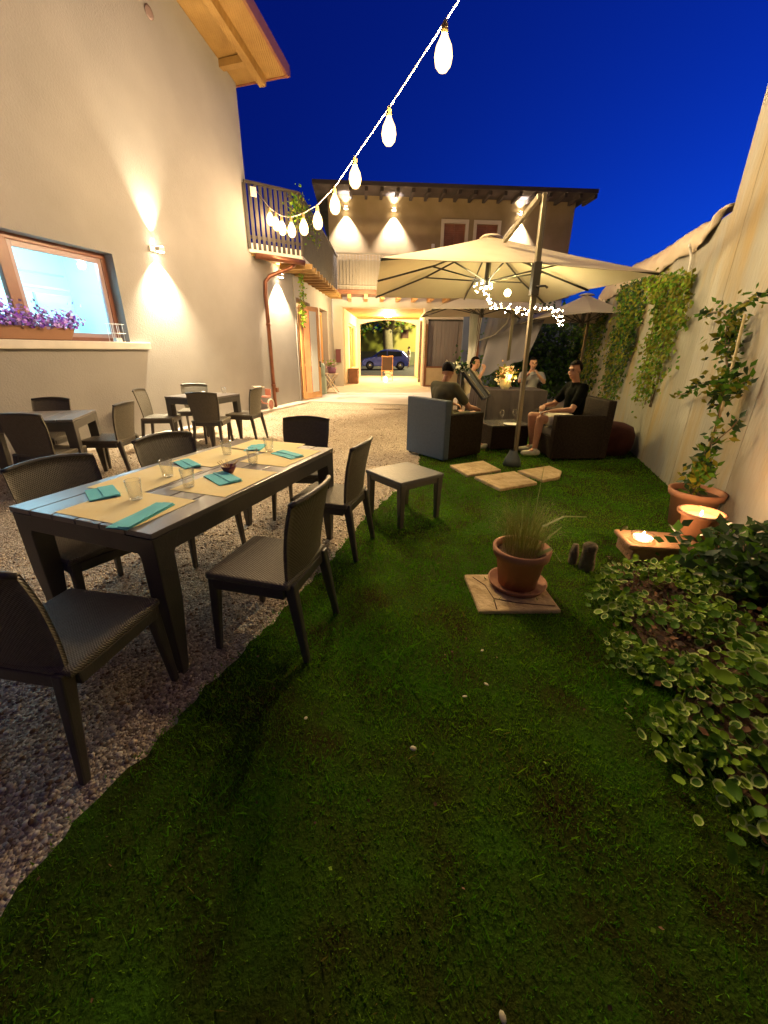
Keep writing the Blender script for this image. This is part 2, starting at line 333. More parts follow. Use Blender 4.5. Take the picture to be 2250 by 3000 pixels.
# ------------------------------------------------------------------ near house
house = thing('house', 'tall beige plastered house with lit kitchen window and wooden eaves', 'house')
S0, S1 = -20, -.18
WS0, WS1, WZ0, WZ1 = -7.6, -3.83, 1.53, 2.74
b = MB(); T = .35
def wallbox(b, s0, s1, z0, z1, o0=-T, o1=0):
    vs = [hw(s0, z0, o0), hw(s1, z0, o0), hw(s1, z0, o1), hw(s0, z0, o1), hw(s0, z1, o0), hw(s1, z1, o0), hw(s1, z1, o1), hw(s0, z1, o1)]
    b.mesh(vs, [(0, 1, 2, 3), (7, 6, 5, 4), (0, 4, 5, 1), (1, 5, 6, 2), (2, 6, 7, 3), (3, 7, 4, 0)])
wallbox(b, S0, WS0, 0, 3.4); wallbox(b, WS0, WS1, 0, WZ0); wallbox(b, WS0, WS1, WZ1, 3.4); wallbox(b, WS1, 1.55, 0, 3.4)
# upper gable
poly = [(S0, 3.4), (S1, 3.4), (S1, 6.28), (-4.0, 7.25), (-9.8, 8.7), (S0, 7.0)]
n = len(poly); vs = [hw(s, z, 0) for s, z in poly] + [hw(s, z, -T) for s, z in poly]
b.mesh(vs, [tuple(range(n)), tuple(range(2*n-1, n-1, -1))] + [(i, n+i, n+(i+1) % n, (i+1) % n) for i in range(n)])
# end wall facing away and upper end
b.mesh([hw(S1, 3.4, 0), hw(S1, 3.4, -8), hw(S1, 6.28, -8), hw(S1, 6.28, 0)], [(0, 1, 2, 3)])
b.build('wall', m_plaster, house)
b = MB()
wallbox(b, -4.6 - 6, WS1 + .33, 1.42, 1.525, -.2, .07); b.build('window_sill', m_sill, house, bevel=.008)
# roof slope with boards and rafters, overhanging the gable by 1.2 m
def rz(s): return 6.30 + (-.18 - s) * .255
rf = MB()
vs = [hw(-.12, rz(-.12), -8), hw(-.12, rz(-.12), 1.1), hw(-9.8, rz(-9.8), 1.1), hw(-9.8, rz(-9.8), -8)]
vs += [v + Vector((0, 0, .10)) for v in vs]
rf.mesh(vs, [(0, 1, 2, 3), (7, 6, 5, 4), (0, 4, 5, 1), (1, 5, 6, 2), (2, 6, 7, 3), (3, 7, 4, 0)])
roof = rf.build('roof', m_soffit, house)
ra = MB()
for o_ in (.60, ): ra.beam(hw(-.16, rz(-.16) - .075, o_), hw(-9.6, rz(-9.6) - .075, o_), .14, .15)
for s_ in (-.6, -2.6, -4.6): ra.beam(hw(s_, rz(s_) - .06, -.05), hw(s_, rz(s_) - .06, .55), .14, .11)
ra.build('rafter', m_soffit, roof)
fa = MB(); fa.beam(hw(-.1, rz(-.1) + .05, 1.125), hw(-9.8, rz(-9.8) + .05, 1.125), .05, .2); fa.beam(hw(-.095, rz(-.1) + .05, -1), hw(-.095, rz(-.1) + .05, 1.15), .05, .12)
fa.build('fascia_board', m_redwood, roof)
v = MB(); v.lathe([(.0, .0), (.075, .0), (.085, .012), (.06, .02), (0, .02)], 20, mtx=Matrix.Translation(hw(-2.3, 6.15, 0)) @ Euler((0, PI/2, HROT)).to_matrix().to_4x4())
v.build('vent_cap', mat('vent_pink', (.22, .15, .13), .8), house)
# kitchen window: frame, mullion, pane, and the lit room behind
b = MB(); FO = -.16
def fr(b, s0, s1, z0, z1, o=FO, t=.06): wallbox(b, s0, s1, z0, z1, o - t, o)
fr(b, WS0, WS1, WZ1 - .07, WZ1); fr(b, WS0, WS1, WZ0, WZ0 + .05); fr(b, WS1 - .07, WS1, WZ0 + .05, WZ1 - .07)
fr(b, -5.30, -5.16, WZ0 + .05, WZ1 - .07, FO + .01, .08)
win = b.build('window', m_redwood, house, bevel=.006)
b = MB(); fr(b, -5.16, -5.10, WZ0 + .05, WZ1 - .07, FO - .015, .05); fr(b, WS1 - .13, WS1 - .07, WZ0 + .05, WZ1 - .07, FO - .015, .05); fr(b, -5.1, WS1 - .13, WZ1 - .14, WZ1 - .07, FO - .015, .05); fr(b, -5.1, WS1 - .13, WZ0 + .05, WZ0 + .11, FO - .015, .05)
b.build('sash', mat('sash_mauve', (.35, .24, .24), .4), win, bevel=.004)
m_pane = bpy.data.materials.new('pane_glass'); m_pane.use_nodes = True
t = m_pane.node_tree; t.nodes.clear(); o_ = t.nodes.new('ShaderNodeOutputMaterial'); mx = t.nodes.new('ShaderNodeMixShader'); tr = t.nodes.new('ShaderNodeBsdfTransparent'); gl = t.nodes.new('ShaderNodeBsdfGlossy')
gl.inputs['Roughness'].default_value = .02; fz = t.nodes.new('ShaderNodeFresnel'); t.links.new(fz.outputs[0], mx.inputs[0]); t.links.new(tr.outputs[0], mx.inputs[1]); t.links.new(gl.outputs[0], mx.inputs[2]); t.links.new(mx.outputs[0], o_.inputs[0])
b = MB(); b.mesh([hw(-5.1, WZ0 + .11, FO - .04), hw(WS1 - .13, WZ0 + .11, FO - .04), hw(WS1 - .13, WZ1 - .14, FO - .04), hw(-5.1, WZ1 - .14, FO - .04)], [(0, 1, 2, 3)])
b.mesh([hw(WS0, WZ0 + .05, FO - .04), hw(-5.3, WZ0 + .05, FO - .04), hw(-5.3, WZ1 - .07, FO - .04), hw(WS0, WZ1 - .07, FO - .04)], [(0, 1, 2, 3)])
b.build('pane', m_pane, win)
m_kit = mat('kitchen_white', (.55, .78, .80), .4, emit=(.30, .85, 1.0), estr=.12); m_kit2 = mat('kitchen_steel', (.35, .45, .5), .35)  # emission puts the room's light into walls and cabinets
room = MB(); RD = -2.6
room.mesh([hw(WS0 - .3, .9, RD), hw(-2.6, .9, RD), hw(-2.6, 3.3, RD), hw(WS0 - .3, 3.3, RD)], [(0, 1, 2, 3)])
room.mesh([hw(WS0 - .3, 3.3, -T - .01), hw(WS0 - .3, 3.3, RD), hw(-2.6, 3.3, RD), hw(-2.6, 3.3, -T - .01)], [(0, 1, 2, 3)])
room.mesh([hw(-2.6, .9, -T - .01), hw(-2.6, .9, RD), hw(-2.6, 3.3, RD), hw(-2.6, 3.3, -T - .01)], [(0, 1, 2, 3)])
room.mesh([hw(WS0 - .3, .9, -T - .01), hw(WS0 - .3, .9, RD), hw(-2.6, .9, RD), hw(-2.6, .9, -T - .01)], [(0, 1, 2, 3)])
room.build('kitchen_room', m_kit, house)
kb = MB(); wallbox(kb, -6.2, -4.0, 2.45, 3.0, RD + .01, RD + .4); wallbox(kb, -5.6, -3.0, 2.38, 2.42, RD + .5, RD + .52); wallbox(kb, -4.35, -3.1, 1.2, 2.3, RD + .02, RD + .6); kb.build('kitchen_cabinet', m_kit, house, bevel=.01)
kb = MB(); wallbox(kb, -6.8, -4.4, 1.72, 1.76, RD + .05, RD + .4); wallbox(kb, -4.36, -3.1, 1.86, 1.88, RD + .61, RD + .63); wallbox(kb, -6.8, -3.0, 2.62, 2.65, RD + .42, RD + .44); wallbox(kb, -3.75, -3.72, 1.2, 2.3, RD + .61, RD + .63); kb.build('kitchen_shelf', m_kit2, house)
kl = MB(); wallbox(kl, -6.6, -3.2, 3.2, 3.25, -1.7, -1.3); kl.build('kitchen_light', emat('tube_light', (.48, .82, 1), 9.5), house)
kl = MB(); kl.ball(hw(-4.02, 2.58, -.42), .05); kl.build('kitchen_spot', emat('spot_light', (.8, .9, 1), 60), house)
# downpipe
b = MB(); b.tube([hw(.62, 3.32, .62), hw(.60, 3.24, .5), hw(.2, 3.02, .16), hw(.12, 2.9, .09), hw(.1, 2.6, .08), hw(.1, 0.03, .08)], .045, 12)
b.tube([hw(.1, 2.02, .08), hw(.1, 1.97, .08)], .055, 12); b.tube([hw(.1, .62, .08), hw(.1, .56, .08)], .055, 12); b.box(hw(.16, .47, .11), (.09, .09, .11), HROT)
tag(b.build('downpipe', m_copper), 'dark copper rainwater downpipe running down the beige house wall', 'downpipe')
# up-and-down wall lamps
m_lampbody = mat('lamp_white', (.7, .66, .58), .5); m_lens = emat('lamp_lens', (1, .82, .55), 40)
def wall_lamp(loc, rotz, label, pup, pdn, cup=WARM, aup=50, adn=78, group='up and down wall lamps', bl=.5, off=.09):
    t_ = thing('wall_lamp', label, 'wall lamp', loc, rotz, group)          # local +x = away from the wall
    MB().box((off, 0, 0), (.09, .12, .07)).build('lamp_body', m_lampbody, t_, bevel=.01)
    MB().box((.012, 0, 0), (.024, .22, .08)).build('wall_plate', m_lampbody, t_, bevel=.004)
    for z_ in (.038, -.038): MB().box((off, 0, z_), (.07, .09, .004)).build('lens', m_lens, t_)
    lamp('SPOT', (off, 0, .06), pup, cup, .012, t_, rot=(PI, 0, 0), spot=aup, blend=bl, name='up_light')
    lamp('SPOT', (off, 0, -.06), pdn, cup, .012, t_, rot=(0, 0, 0), spot=adn, blend=bl, name='down_light')
    return t_
wall_lamp(hw(-3.0, 2.95, 0), HROT, 'lit up and down lamp right of the kitchen window', 85, 230, (1, .84, .56), 64, 94, bl=1.0, off=.12)
wall_lamp(hw(.79, 3.12, 0), HROT, 'lit lamp under the terrace edge beside the copper downpipe', 20, 170, (1, .78, .48), 60, 92, bl=.4, off=.12)

# ------------------------------------------------------------------ wing with terrace
AW = R(3.6); WD = Vector((math.sin(AW), math.cos(AW), 0)); WN = Vector((math.cos(AW), -math.sin(AW), 0)); WG = Vector((-2.46, 12.15, 0))
def wg(s, z, o=0): return WG + WD * s + WN * o + Vector((0, 0, z))
wing = thing('terrace_wing', 'low plastered wing with wooden doors under a railed roof terrace', 'house')
def gbox(b, fn, s0, s1, z0, z1, o0, o1):
    vs = [fn(s0, z0, o0), fn(s1, z0, o0), fn(s1, z0, o1), fn(s0, z0, o1), fn(s0, z1, o0), fn(s1, z1, o0), fn(s1, z1, o1), fn(s0, z1, o1)]
    b.mesh(vs, [(0, 1, 2, 3), (7, 6, 5, 4), (0, 4, 5, 1), (1, 5, 6, 2), (2, 6, 7, 3), (3, 7, 4, 0)])
b = MB()
for s0, s1, z0, z1 in ((0.02, .15, 0, 2.75), (1.75, 3.1, 0, 2.75), (4.4, 5.72, 0, 2.75), (0.02, 5.72, 2.75, 3.28)): gbox(b, wg, s0, s1, z0, z1, -.4, 0)
b.build('wall', m_plaster, wing)
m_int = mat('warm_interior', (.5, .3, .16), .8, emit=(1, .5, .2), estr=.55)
for s0, s1 in ((.15, 1.75), (3.1, 4.4)):
    f = MB(); gbox(f, wg, s0, s0 + .09, .05, 2.70, -.3, -.2); gbox(f, wg, s1 - .09, s1, .05, 2.70, -.3, -.2); gbox(f, wg, s0 + .09, s1 - .09, 2.6, 2.70, -.3, -.2); gbox(f, wg, (s0 + s1) / 2 - .05, (s0 + s1) / 2 + .05, .05, 2.6, -.3, -.2)
    gbox(f, wg, s0 + .09, s1 - .09, .05, .2, -.3, -.2); gbox(f, wg, s0 + .09, s1 - .09, .95, 1.02, -.3, -.2)
    fo = f.build('door_frame', m_wood, wing, bevel=.006)
    g = MB(); g.mesh([wg(s0, .05, -.26), wg(s1, .05, -.26), wg(s1, 2.6, -.26), wg(s0, 2.6, -.26)], [(0, 1, 2, 3)]); g.build('pane', m_pane, fo)
    c = MB()
    for k in range(14):
        a = s0 + .1 + (s1 - s0 - .2) * k / 14
        if 5 < k < 8: continue
        c.tube([wg(a, .08, -.5), wg(a + .02, 1.4, -.5), wg(a, 2.55, -.5)], .05, 8)
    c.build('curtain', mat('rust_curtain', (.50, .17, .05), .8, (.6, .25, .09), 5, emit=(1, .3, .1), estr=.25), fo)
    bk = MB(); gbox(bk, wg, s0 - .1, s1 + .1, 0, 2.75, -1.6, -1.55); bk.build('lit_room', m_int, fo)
# open leaf
t0 = Vector((-2.40, 12.36, 0.05)); t1 = Vector((-1.99, 13.06, 0.05)); dd = (t1 - t0).normalized(); L = (t1 - t0).length
leaf = MB()
for a, w_ in ((.045, .09), (L - .05, .1)): leaf.beam(t0 + dd * a, t0 + dd * a + Vector((0, 0, 2.5)), w_, .05, up=(dd.y, -dd.x, 0)) if 0 else leaf.box(t0 + dd * a + Vector((0, 0, 1.27)), (w_, .05, 2.5), math.atan2(dd.y, dd.x))
for z, h in ((.12, .2), (.97, .07), (2.46, .12)): leaf.box(t0 + dd * (L / 2) + Vector((0, 0, z)), (L - .2, .045, h), math.atan2(dd.y, dd.x))
lf = leaf.build('door', m_wood, wing, bevel=.005)
g = MB(); g.box(t0 + dd * (L * .3) + Vector((.018, -.01, 1.3)), (L * .3, .012, 2.25), math.atan2(dd.y, dd.x)); g.build('curtain', bpy.data.materials['rust_curtain'], lf)
g = MB(); g.box(t0 + dd * (L / 2) + Vector((0, 0, 1.3)), (L - .2, .008, 2.3), math.atan2(dd.y, dd.x)); g.build('pane', m_pane, lf)
g = MB(); g.box(t1 - dd * .05 + Vector((.03, -.03, .98)), (.02, .06, .16), math.atan2(dd.y, dd.x)); g.build('handle', m_dmetal, lf)
g = MB(); g.box(t0 + dd * (L * .66) + Vector((.022, -.012, 1.3)), (L * .36, .01, 2.2), math.atan2(dd.y, dd.x)); g.build('curtain', mat('pale_lace', (.55, .55, .48), .9), lf)
# terrace slab, joists and board railing
ter = MB(); ter.prism([(-3.0, 10.35), (-1.98, 11.05), (-1.86, 17.55), (-6, 17.7), (-6, 10.5)], 3.42, 3.6); ter.build('terrace_slab', m_sill, wing, bevel=.01)
ub = MB(); ub.prism([(-2.95, 10.45), (-2.05, 11.1), (-2.0, 17.5), (-5.9, 17.6), (-5.9, 10.6)], 3.37, 3.415); ub.build('soffit', m_soffit, wing)
for k in range(13):
    y = 11.35 + k * .5
    MB().box((-2.2 + .01 * k, y, 3.31), (.8, .09, .12)).build('joist', m_soffit, wing, bevel=.008)
rail = MB()
P0_, P1_, P2_ = Vector((-3.0, 10.35, 3.6)), Vector((-1.98, 11.05, 3.6)), Vector((-1.86, 17.5, 3.6))
m_rail = mat('weathered_slat', (.03, .022, .016), .7, (.05, .038, .025), 6)
for A, B in ((P0_, P1_), (P1_, P2_)):
    n = int((B - A).length / .11)
    for k in range(n + 1):
        p = A.lerp(B, k / n); rail.beam(p + Vector((0, 0, -.12)), p + Vector((0, 0, 1.06)), .07, .02, up=(1, 0, 0) if A is P1_ else (.5, -.8, 0))
    rail.beam(A + Vector((0, 0, 1.09)), B + Vector((0, 0, 1.09)), .06, .05); rail.beam(A + Vector((-.03, .03, .12)), B + Vector((-.03, .03, .12)), .04, .06)
rl = rail.build('railing', m_rail, wing)
b = MB(); b.box((-2.83, 10.40, 4.52), (.13, .03, .17), R(34)); b.build('junction_box', m_sill, wing, bevel=.006)
gt = MB(); gt.tube([(-2.9, 10.38, 3.36), (-2.2, 10.8, 3.34), (-1.94, 11.0, 3.33)], .06, 10); gt.build('gutter', m_copper, wing)
# trailing plants over the terrace rail
P = np.c_[rng.uniform(-2.4, -1.85, 700), rng.uniform(10.9, 13.5, 700), 4.35 + rng.normal(0, .17, 700)]
P[:, 0] = -2.0 + rng.normal(0, .07, 700) - np.clip(10.9 + .2 - P[:, 1], 0, 1); P[:, 1] = np.where(rng.random(700) < .35, 10.75 + rng.random(700) * .4, P[:, 1])
tpl = thing('trailing_plant', 'green plants trailing over the terrace railing above the eaves', 'plant'); leaves('foliage', P, np.tile([.6, -.6, .4], (700, 1)), .07, [m_leafy, m_leaf1, m_leaf2], tpl)
b = MB(); [b.tube([(-2.02 + .03 * math.sin(k), 10.8 + k * .3, 3.9), (-1.97, 10.85 + k * .3, 4.4), (-2.0, 10.9 + k * .3, 4.7)], .008, 5) for k in range(9)]; b.build('stem', m_stem, tpl)
# hanging vine by the door
vn = thing('hanging_vine', 'thin green garland hanging from the terrace joists beside the doorway', 'plant', (-2.2, 11.9, 2.0))
MB().tube([(0, 0, 1.3), (.03, .02, .7), (0, 0, 0.0)], .008, 6).build('stem', m_stem, vn)
P = np.c_[rng.normal(0, .035, 260), rng.normal(0, .035, 260), rng.random(260) * 1.3]; leaves('foliage', P, np.tile([.5, -.8, .2], (260, 1)), .06, [m_leaf2, m_leafy, m_leaf1], vn)

# ------------------------------------------------------------------ back building with the passage
def fc(x, z, o=0):     # facade frame, o = towards the camera
    return Vector((-2.0, 17.7, 0)) + Vector((.998, .063, 0)) * (x + 2) + Vector((.063, -.998, 0)) * o + Vector((0, 0, z))
back = thing('gate_house', 'two storey ochre building with vaulted carriage passage and dark roof', 'house')
m_fac = mat('ochre_plaster', (.22, .155, .07), .9, (.29, .21, .11), 1.5, bump=.15, bscale=60)
m_faclow = mat('pale_plaster', (.48, .42, .34), .9, (.56, .50, .42), 1.5, bump=.15, bscale=60)
def fbox(b, x0, x1, z0, z1, o0, o1): gbox(b, lambda s, z, o: fc(s, z, o), x0, x1, z0, z1, o0, o1)
PX0, PX1, PZ = -1.74, 1.56, 3.0
b = MB(); fbox(b, -2.15, PX0, 0, 3.45, -.5, 0); fbox(b, PX0, PX1, PZ, 3.45, -.5, 0); fbox(b, PX1, 1.72, 0, 3.45, -.5, 0); fbox(b, 1.72, 7.1, 2.62, 3.45, -.5, 0); fbox(b, 4.3, 7.1, 0, 2.62, -.5, 0)
b.build('lower_wall', m_faclow, back)
b = MB()
wz0, wz1 = 4.6, 5.85
xs = [-2.15, 2.15, 2.95, 3.38, 4.18, 7.05]
for i in (0, 2, 4): fbox(b, xs[i], xs[i+1], 3.45, 6.7, -.4, 0)
for i in (1, 3): fbox(b, xs[i], xs[i+1], 3.45, wz0, -.4, 0); fbox(b, xs[i], xs[i+1], wz1, 6.7, -.4, 0)
fbox(b, 6.65, 7.05, 0, 6.7, -8, -.4)
b.build('wall', m_fac, back)
m_frame = mat('window_surround', (.52, .44, .32), .7)
for x0, x1 in ((2.15, 2.95), (3.38, 4.18)):
    f = MB(); fbox(f, x0 - .12, x0, wz0, wz1, -.05, .03); fbox(f, x1, x1 + .12, wz0, wz1, -.05, .03); fbox(f, x0 - .12, x1 + .12, wz1, wz1 + .13, -.05, .03)
    w_ = f.build('window', m_frame, back, bevel=.005)
    g = MB(); fbox(g, x0, (x0+x1)/2 - .005, wz0, wz1, -.12, -.08); fbox(g, (x0+x1)/2 + .005, x1, wz0, wz1, -.12, -.08)
    for k in range(16): fbox(g, x0 + .05, x1 - .05, wz0 + .08 + k*.07, wz0 + .11 + k*.07, -.08, -.07)
    g.build('shutter', m_wood_dk, w_)
b = MB(); m_eave = mat('dark_eave', (.030, .022, .018), .9, (.05, .036, .03), 3)
b.mesh([fc(-2.6, 6.62, 1.0), fc(7.35, 6.62, 1.0), fc(7.35, 6.62, -9), fc(-2.6, 6.62, -9), fc(-2.6, 6.74, 1.0), fc(7.35, 6.74, 1.0), fc(6.5, 7.9, -4), fc(-2.6, 7.9, -4)], [(0, 1, 2, 3), (4, 7, 6, 5), (0, 4, 5, 1), (1, 5, 6, 2), (3, 7, 4, 0), (2, 6, 7, 3)])
rf = b.build('roof', m_eave, back)
b = MB()
for k in range(18): fbox(b, -1.9 + k * .54, -1.8 + k * .54, 6.5, 6.62, 0, .9)
b.build('rafter', m_eave, rf)
for x, lab in ((-1.5, 'leftmost of the lit lamps under the dark roof'), (.25, 'lit upper storey lamp left of the two shuttered windows'), (4.95, 'lit upper storey lamp behind the parasol mast')):
    w_ = wall_lamp(fc(x, 6.2, 0), R(3.6) - PI/2, lab, 22, 300, (1, .90, .84), 95, 84, bl=.7, off=.14)
b = MB(); b.box(fc(1.75, 5.1, .04), (.12, .06, .16), R(3.6)); tag(b.build('alarm_box', m_sill, bevel=.01), 'small pale wall box left of the shuttered windows', 'wall box')
# balcony
b = MB(); fbox(b, -1.9, 6.9, 3.36, 3.5, .02, .95); bal = b.build('balcony', m_wood_dk, back)
b = MB(); 
for k in range(75): p = fc(-1.85 + k * .118, 0, .93); b.beam(p + Vector((0, 0, 3.5)), p + Vector((0, 0, 4.62)), .018, .018)
b.beam(fc(-1.85, 4.64, .93), fc(6.9, 4.64, .93), .05, .04); b.beam(fc(-1.85, 3.62, .93), fc(6.9, 3.62, .93), .03, .03)
b.build('balcony_railing', mat('grey_rail', (.30, .27, .24), .6), back)
b = MB(); fbox(b, -1.8, 6.8, 3.5, 4.45, .88, .90); b.build('balcony_screen', mat('grey_reed', (.22, .19, .16), .8, (.28, .24, .2), 12, bump=.3, bscale=30, stretch=(6, 1, .3)), back)
b = MB(); b.box(fc(.28, 3.95, 1.0), (.16, .03, .16), R(3.6)); sgn = b.build('house_sign', m_dmetal, bevel=.004); tag(sgn, 'small square sign on the balcony railing left of the parasol', 'sign')
b = MB(); b.box(fc(.28, 3.95, 1.02), (.13, .01, .13), R(3.6)); b.build('sign_face', m_white, sgn); 
b = MB(); b.box(fc(.28, 3.95, 1.027), (.06, .006, .06), R(3.6)); b.build('sign_square', m_dmetal, sgn)
for k in range(9): 
    b = MB(); fbox(b, -1.5 + k * .62, -1.36 + k * .62, 3.2, 3.355, 0, 1.0); b.build('joist', m_wood, bal, bevel=.008)
# passage shell
def pg(x, y, z): return Vector((x, y, z)) + Vector((math.tan(R(1.8)) * (y - 17.7), 0, 0))
b = MB()
def pbox(b, x0, x1, y0, y1, z0, z1):
    vs = [pg(x0, y0, z0), pg(x1, y0, z0), pg(x1, y1, z0), pg(x0, y1, z0), pg(x0, y0, z1), pg(x1, y0, z1), pg(x1, y1, z1), pg(x0, y1, z1)]
    b.mesh(vs, [(0, 3, 2, 1), (4, 5, 6, 7), (0, 1, 5, 4), (1, 2, 6, 5), (2, 3, 7, 6), (3, 0, 4, 7)])
pbox(b, -2.1, -1.72, 18.25, 19.6, 0, 3.0); pbox(b, -2.1, -1.72, 22.8, 24.3, 0, 3.0); pbox(b, -2.1, -1.72, 19.6, 22.8, 2.55, 3.0); pbox(b, -2.1, -1.72, 19.6, 22.8, 0, .6); pbox(b, 1.58, 1.9, 18.3, 24.3, 0, 3.0)
b.build('passage_wall', mat('passage_plaster', (.55, .45, .3), .9, (.62, .52, .36), 2), back)
b = MB(); pbox(b, -2.1, 1.9, 18.3, 24.3, 3.0, 3.1); b.build('passage_ceiling', m_soffit, back)
f = MB(); pbox(f, -1.85, -1.78, 19.6, 19.8, .6, 2.45); pbox(f, -1.85, -1.78, 21.1, 21.3, .6, 2.45); pbox(f, -1.85, -1.78, 22.6, 22.8, .6, 2.45); pbox(f, -1.85, -1.78, 19.6, 22.8, 2.45, 2.55)
fo = f.build('window', m_wood, back); g = MB(); pbox(g, -2.0, -1.98, 19.6, 22.8, .6, 2.55); g.build('lit_room', m_int, fo)
# far arch
b = MB(); AX0, AX1, SP, RISE = -1.66, 1.46, 2.74, .24; n = 14; top = []
for k in range(n + 1):
    t_ = k / n; x = AX0 + (AX1 - AX0) * t_; top.append((x, SP + RISE * math.sin(PI * t_) ** .9))
for y0, y1 in ((24.3, 24.8),):
    pbox(b, -2.4, AX0, y0, y1, 0, 3.4); pbox(b, AX1, 2.4, y0, y1, 0, 3.4)
    for k in range(n):
        (xa, za), (xb, zb) = top[k], top[k+1]
        vs = [pg(xa, y0, za), pg(xb, y0, zb), pg(xb, y1, zb), pg(xa, y1, za), pg(xa, y0, 3.4), pg(xb, y0, 3.4), pg(xb, y1, 3.4), pg(xa, y1, 3.4)]
        b.mesh(vs, [(0, 3, 2, 1), (4, 5, 6, 7), (0, 1, 5, 4), (2, 3, 7, 6)])
b.build('arch', m_faclow, back)
cl = MB(); cl.lathe([(0, 0), (.16, 0), (.18, .05), (.0, .06)], 20, c=(.1, 21.8, 2.93)); cl = cl.build('ceiling_lamp', emat('passage_lamp', (1, .62, .22), 30)); tag(cl, 'round lit lamp on the wooden passage ceiling', 'ceiling lamp')
lamp('POINT', (0, 0, -.2), 330, (1, .66, .28), .12, cl, name='passage_light').location = (.1, 21.8, 2.7)
lamp('POINT', (0, 0, 0), 260, (1, .72, .34), .12, cl, name='porch_light').location = (-.6, 15.6, 2.95)
# roller doors to the right of the passage
gd = thing('garage_door', 'wide grey boarded double door right of the passage', 'door', fc(1.76, 0, -.15), R(3.6))
m_grey = mat('grey_door', (.17, .14, .13), .7, (.21, .18, .165), 3, bump=.2, bscale=12, stretch=(4, 1, .3))
for x in (.0, 1.25):
    pn = MB()
    for k in range(7): pn.box((x + .09 + k * .175, 0, 1.3), (.17, .05, 2.56))
    pn.build('door_panel', m_grey, gd, bevel=.006)
MB().box((1.25, -.03, 2.58), (2.6, .06, .05)).build('door_rail', m_dmetal, gd)
# open wooden gate leaf by the passage
gt = thing('wooden_gate', 'open wooden frame gate leaf at right side of the passage', 'gate', fc(1.62, .03, .03), R(3.6))
g = MB(); g.box((.03, -.05, 1.2), (.09, .07, 2.4)); g.box((.75, -.05, .02), (1.4, .05, .08)); g.box((.75, -.05, .78), (1.4, .05, .06)); g.build('frame', m_wood_dk, gt, bevel=.005)
g = MB(); g.box((.75, -.045, .4), (1.34, .02, .7)); g.build('panel', mat('gate_panel', (.42, .32, .18), .8, (.5, .38, .22), 4), gt)
b = MB()
for k in range(40): b.ball(tuple(fc(1.62 + rng.normal(0, .03), 2.55 - k * .035, .12 + rng.normal(0, .02))), .014, 6, 4)
b.tube([tuple(fc(1.62, 2.56, .12)), tuple(fc(1.62, 1.15, .12))], .008, 5); tag(b.build('dried_garland', m_leafy), 'thin garland hanging at the right corner of the passage', 'garland')
b = MB(); fbox(b, 1.7, 7.0, 0, 2.7, -2.4, -2.3); b.build('garage_back_wall', m_grey, back)
# mail box, wall sign
b = MB(); b.box(fc(-1.93, 1.2, .07), (.2, .12, .48), R(3.6)); b.box(fc(-1.93, 1.45, .08), (.22, .15, .03), R(3.6)); tag(b.build('mailbox', mat('maroon_box', (.14, .03, .035), .4), bevel=.01), 'dark red letter box on the pillar left of the passage', 'letter box')
b = MB(); b.box((-1.42, 19.2, .33), (.4, .5, .6), R(-3)); b.box((-1.42, 19.2, .65), (.45, .55, .04), R(-3)); tag(b.build('wooden_crate', m_wood_dk, bevel=.01), 'dark brown crate under the passage window', 'crate')
# chalkboard easel
ez = thing('easel_board', 'framed chalkboard on an easel in the passage', 'easel', (.08, 21.2, .03), R(-6))
e = MB(); 
for sx in (-.27, .27): e.beam((sx, .0, 0), (sx * .95, .12, 1.16), .04, .03)
e.beam((0, .45, 0), (0, .14, 1.1), .04, .03); e.box((0, .02, .46), (.6, .06, .05)); e.box((0, .11, 1.12), (.58, .04, .05)); e.build('frame', m_wood, ez)
e = MB(); e.box((0, .06, .79), (.5, .02, .6), rot=(R(-4.5), 0, 0)); e.build('board', mat('chalkboard', (.05, .03, .02), .6), ez)
ln = thing('candle_lantern', 'glowing candle lantern on the floor before the easel', 'lantern', (.0, 20.0, .03))
MB().lathe([(.07, 0), (.08, .02), (.08, .2), (.05, .24), (.02, .27)], 12).build('glass_body', emat('lantern_glow', (1, .75, .4), 5), ln)
MB().lathe([(.09, 0), (.09, .02), (0, .02)], 12).build('base', m_dmetal, ln)
bk = MB(); bk.lathe([(.1, 0), (.16, .12), (.15, .13), (.09, .02)], 14, c=(.14, 20.7, .2)); 
for k in range(60): bk.ball((.14 + rng.normal(0, .08), 20.7 + rng.normal(0, .06), .36 + rng.random() * .12), .022, 6, 4)
tag(bk.build('flower_basket', mat('pale_flowers', (.7, .6, .5), .7)), 'small basket of pale flowers under the chalkboard easel', 'basket')
# cross legged wooden stand beside the doors
st = thing('folding_stand', 'small cross legged wooden stand beside the glazed doors', 'stand', (-1.92, 14.9, .03), R(-10))
e = MB()
for sy in (-.17, .17): e.beam((-.24, sy, 0), (.22, sy, .62), .04, .025); e.beam((.24, sy, 0), (-.22, sy, .62), .04, .025)
e.box((0, -.17, .02), (.5, .03, .03)); e.box((0, 0, .63), (.5, .4, .03)); e.build('frame', mat('pale_timber', (.6, .46, .3), .6), st)
e = MB(); e.lathe([(0, 0), (.13, 0), (.16, .2), (.15, .2), (.12, .02)], 14, c=(0.05, 0, .645)); e.build('bowl', mat('mauve_pot', (.25, .1, .16), .6), st)
P = np.c_[rng.normal(.05, .09, 150), rng.normal(0, .09, 150), .85 + rng.random(150) * .2]
tag(leaves('potted_flowers', P + np.array([-1.92, 14.9, .03]), np.tile([0, -.3, 1.], (150, 1)), .07, [mat('pink_petal', (.6, .3, .35), .7), m_leaf2]), 'pink flowers in the bowl on the wooden stand', 'flowers')
vs_ = MB(); vs_.lathe([(0, 0), (.09, .0), (.1, .3), (.06, .42), (.05, .42), (.085, .3)], 14, c=(-2.12, 14.3, .6)); vs_.box((-2.12, 14.3, .32), (.22, .22, .56))
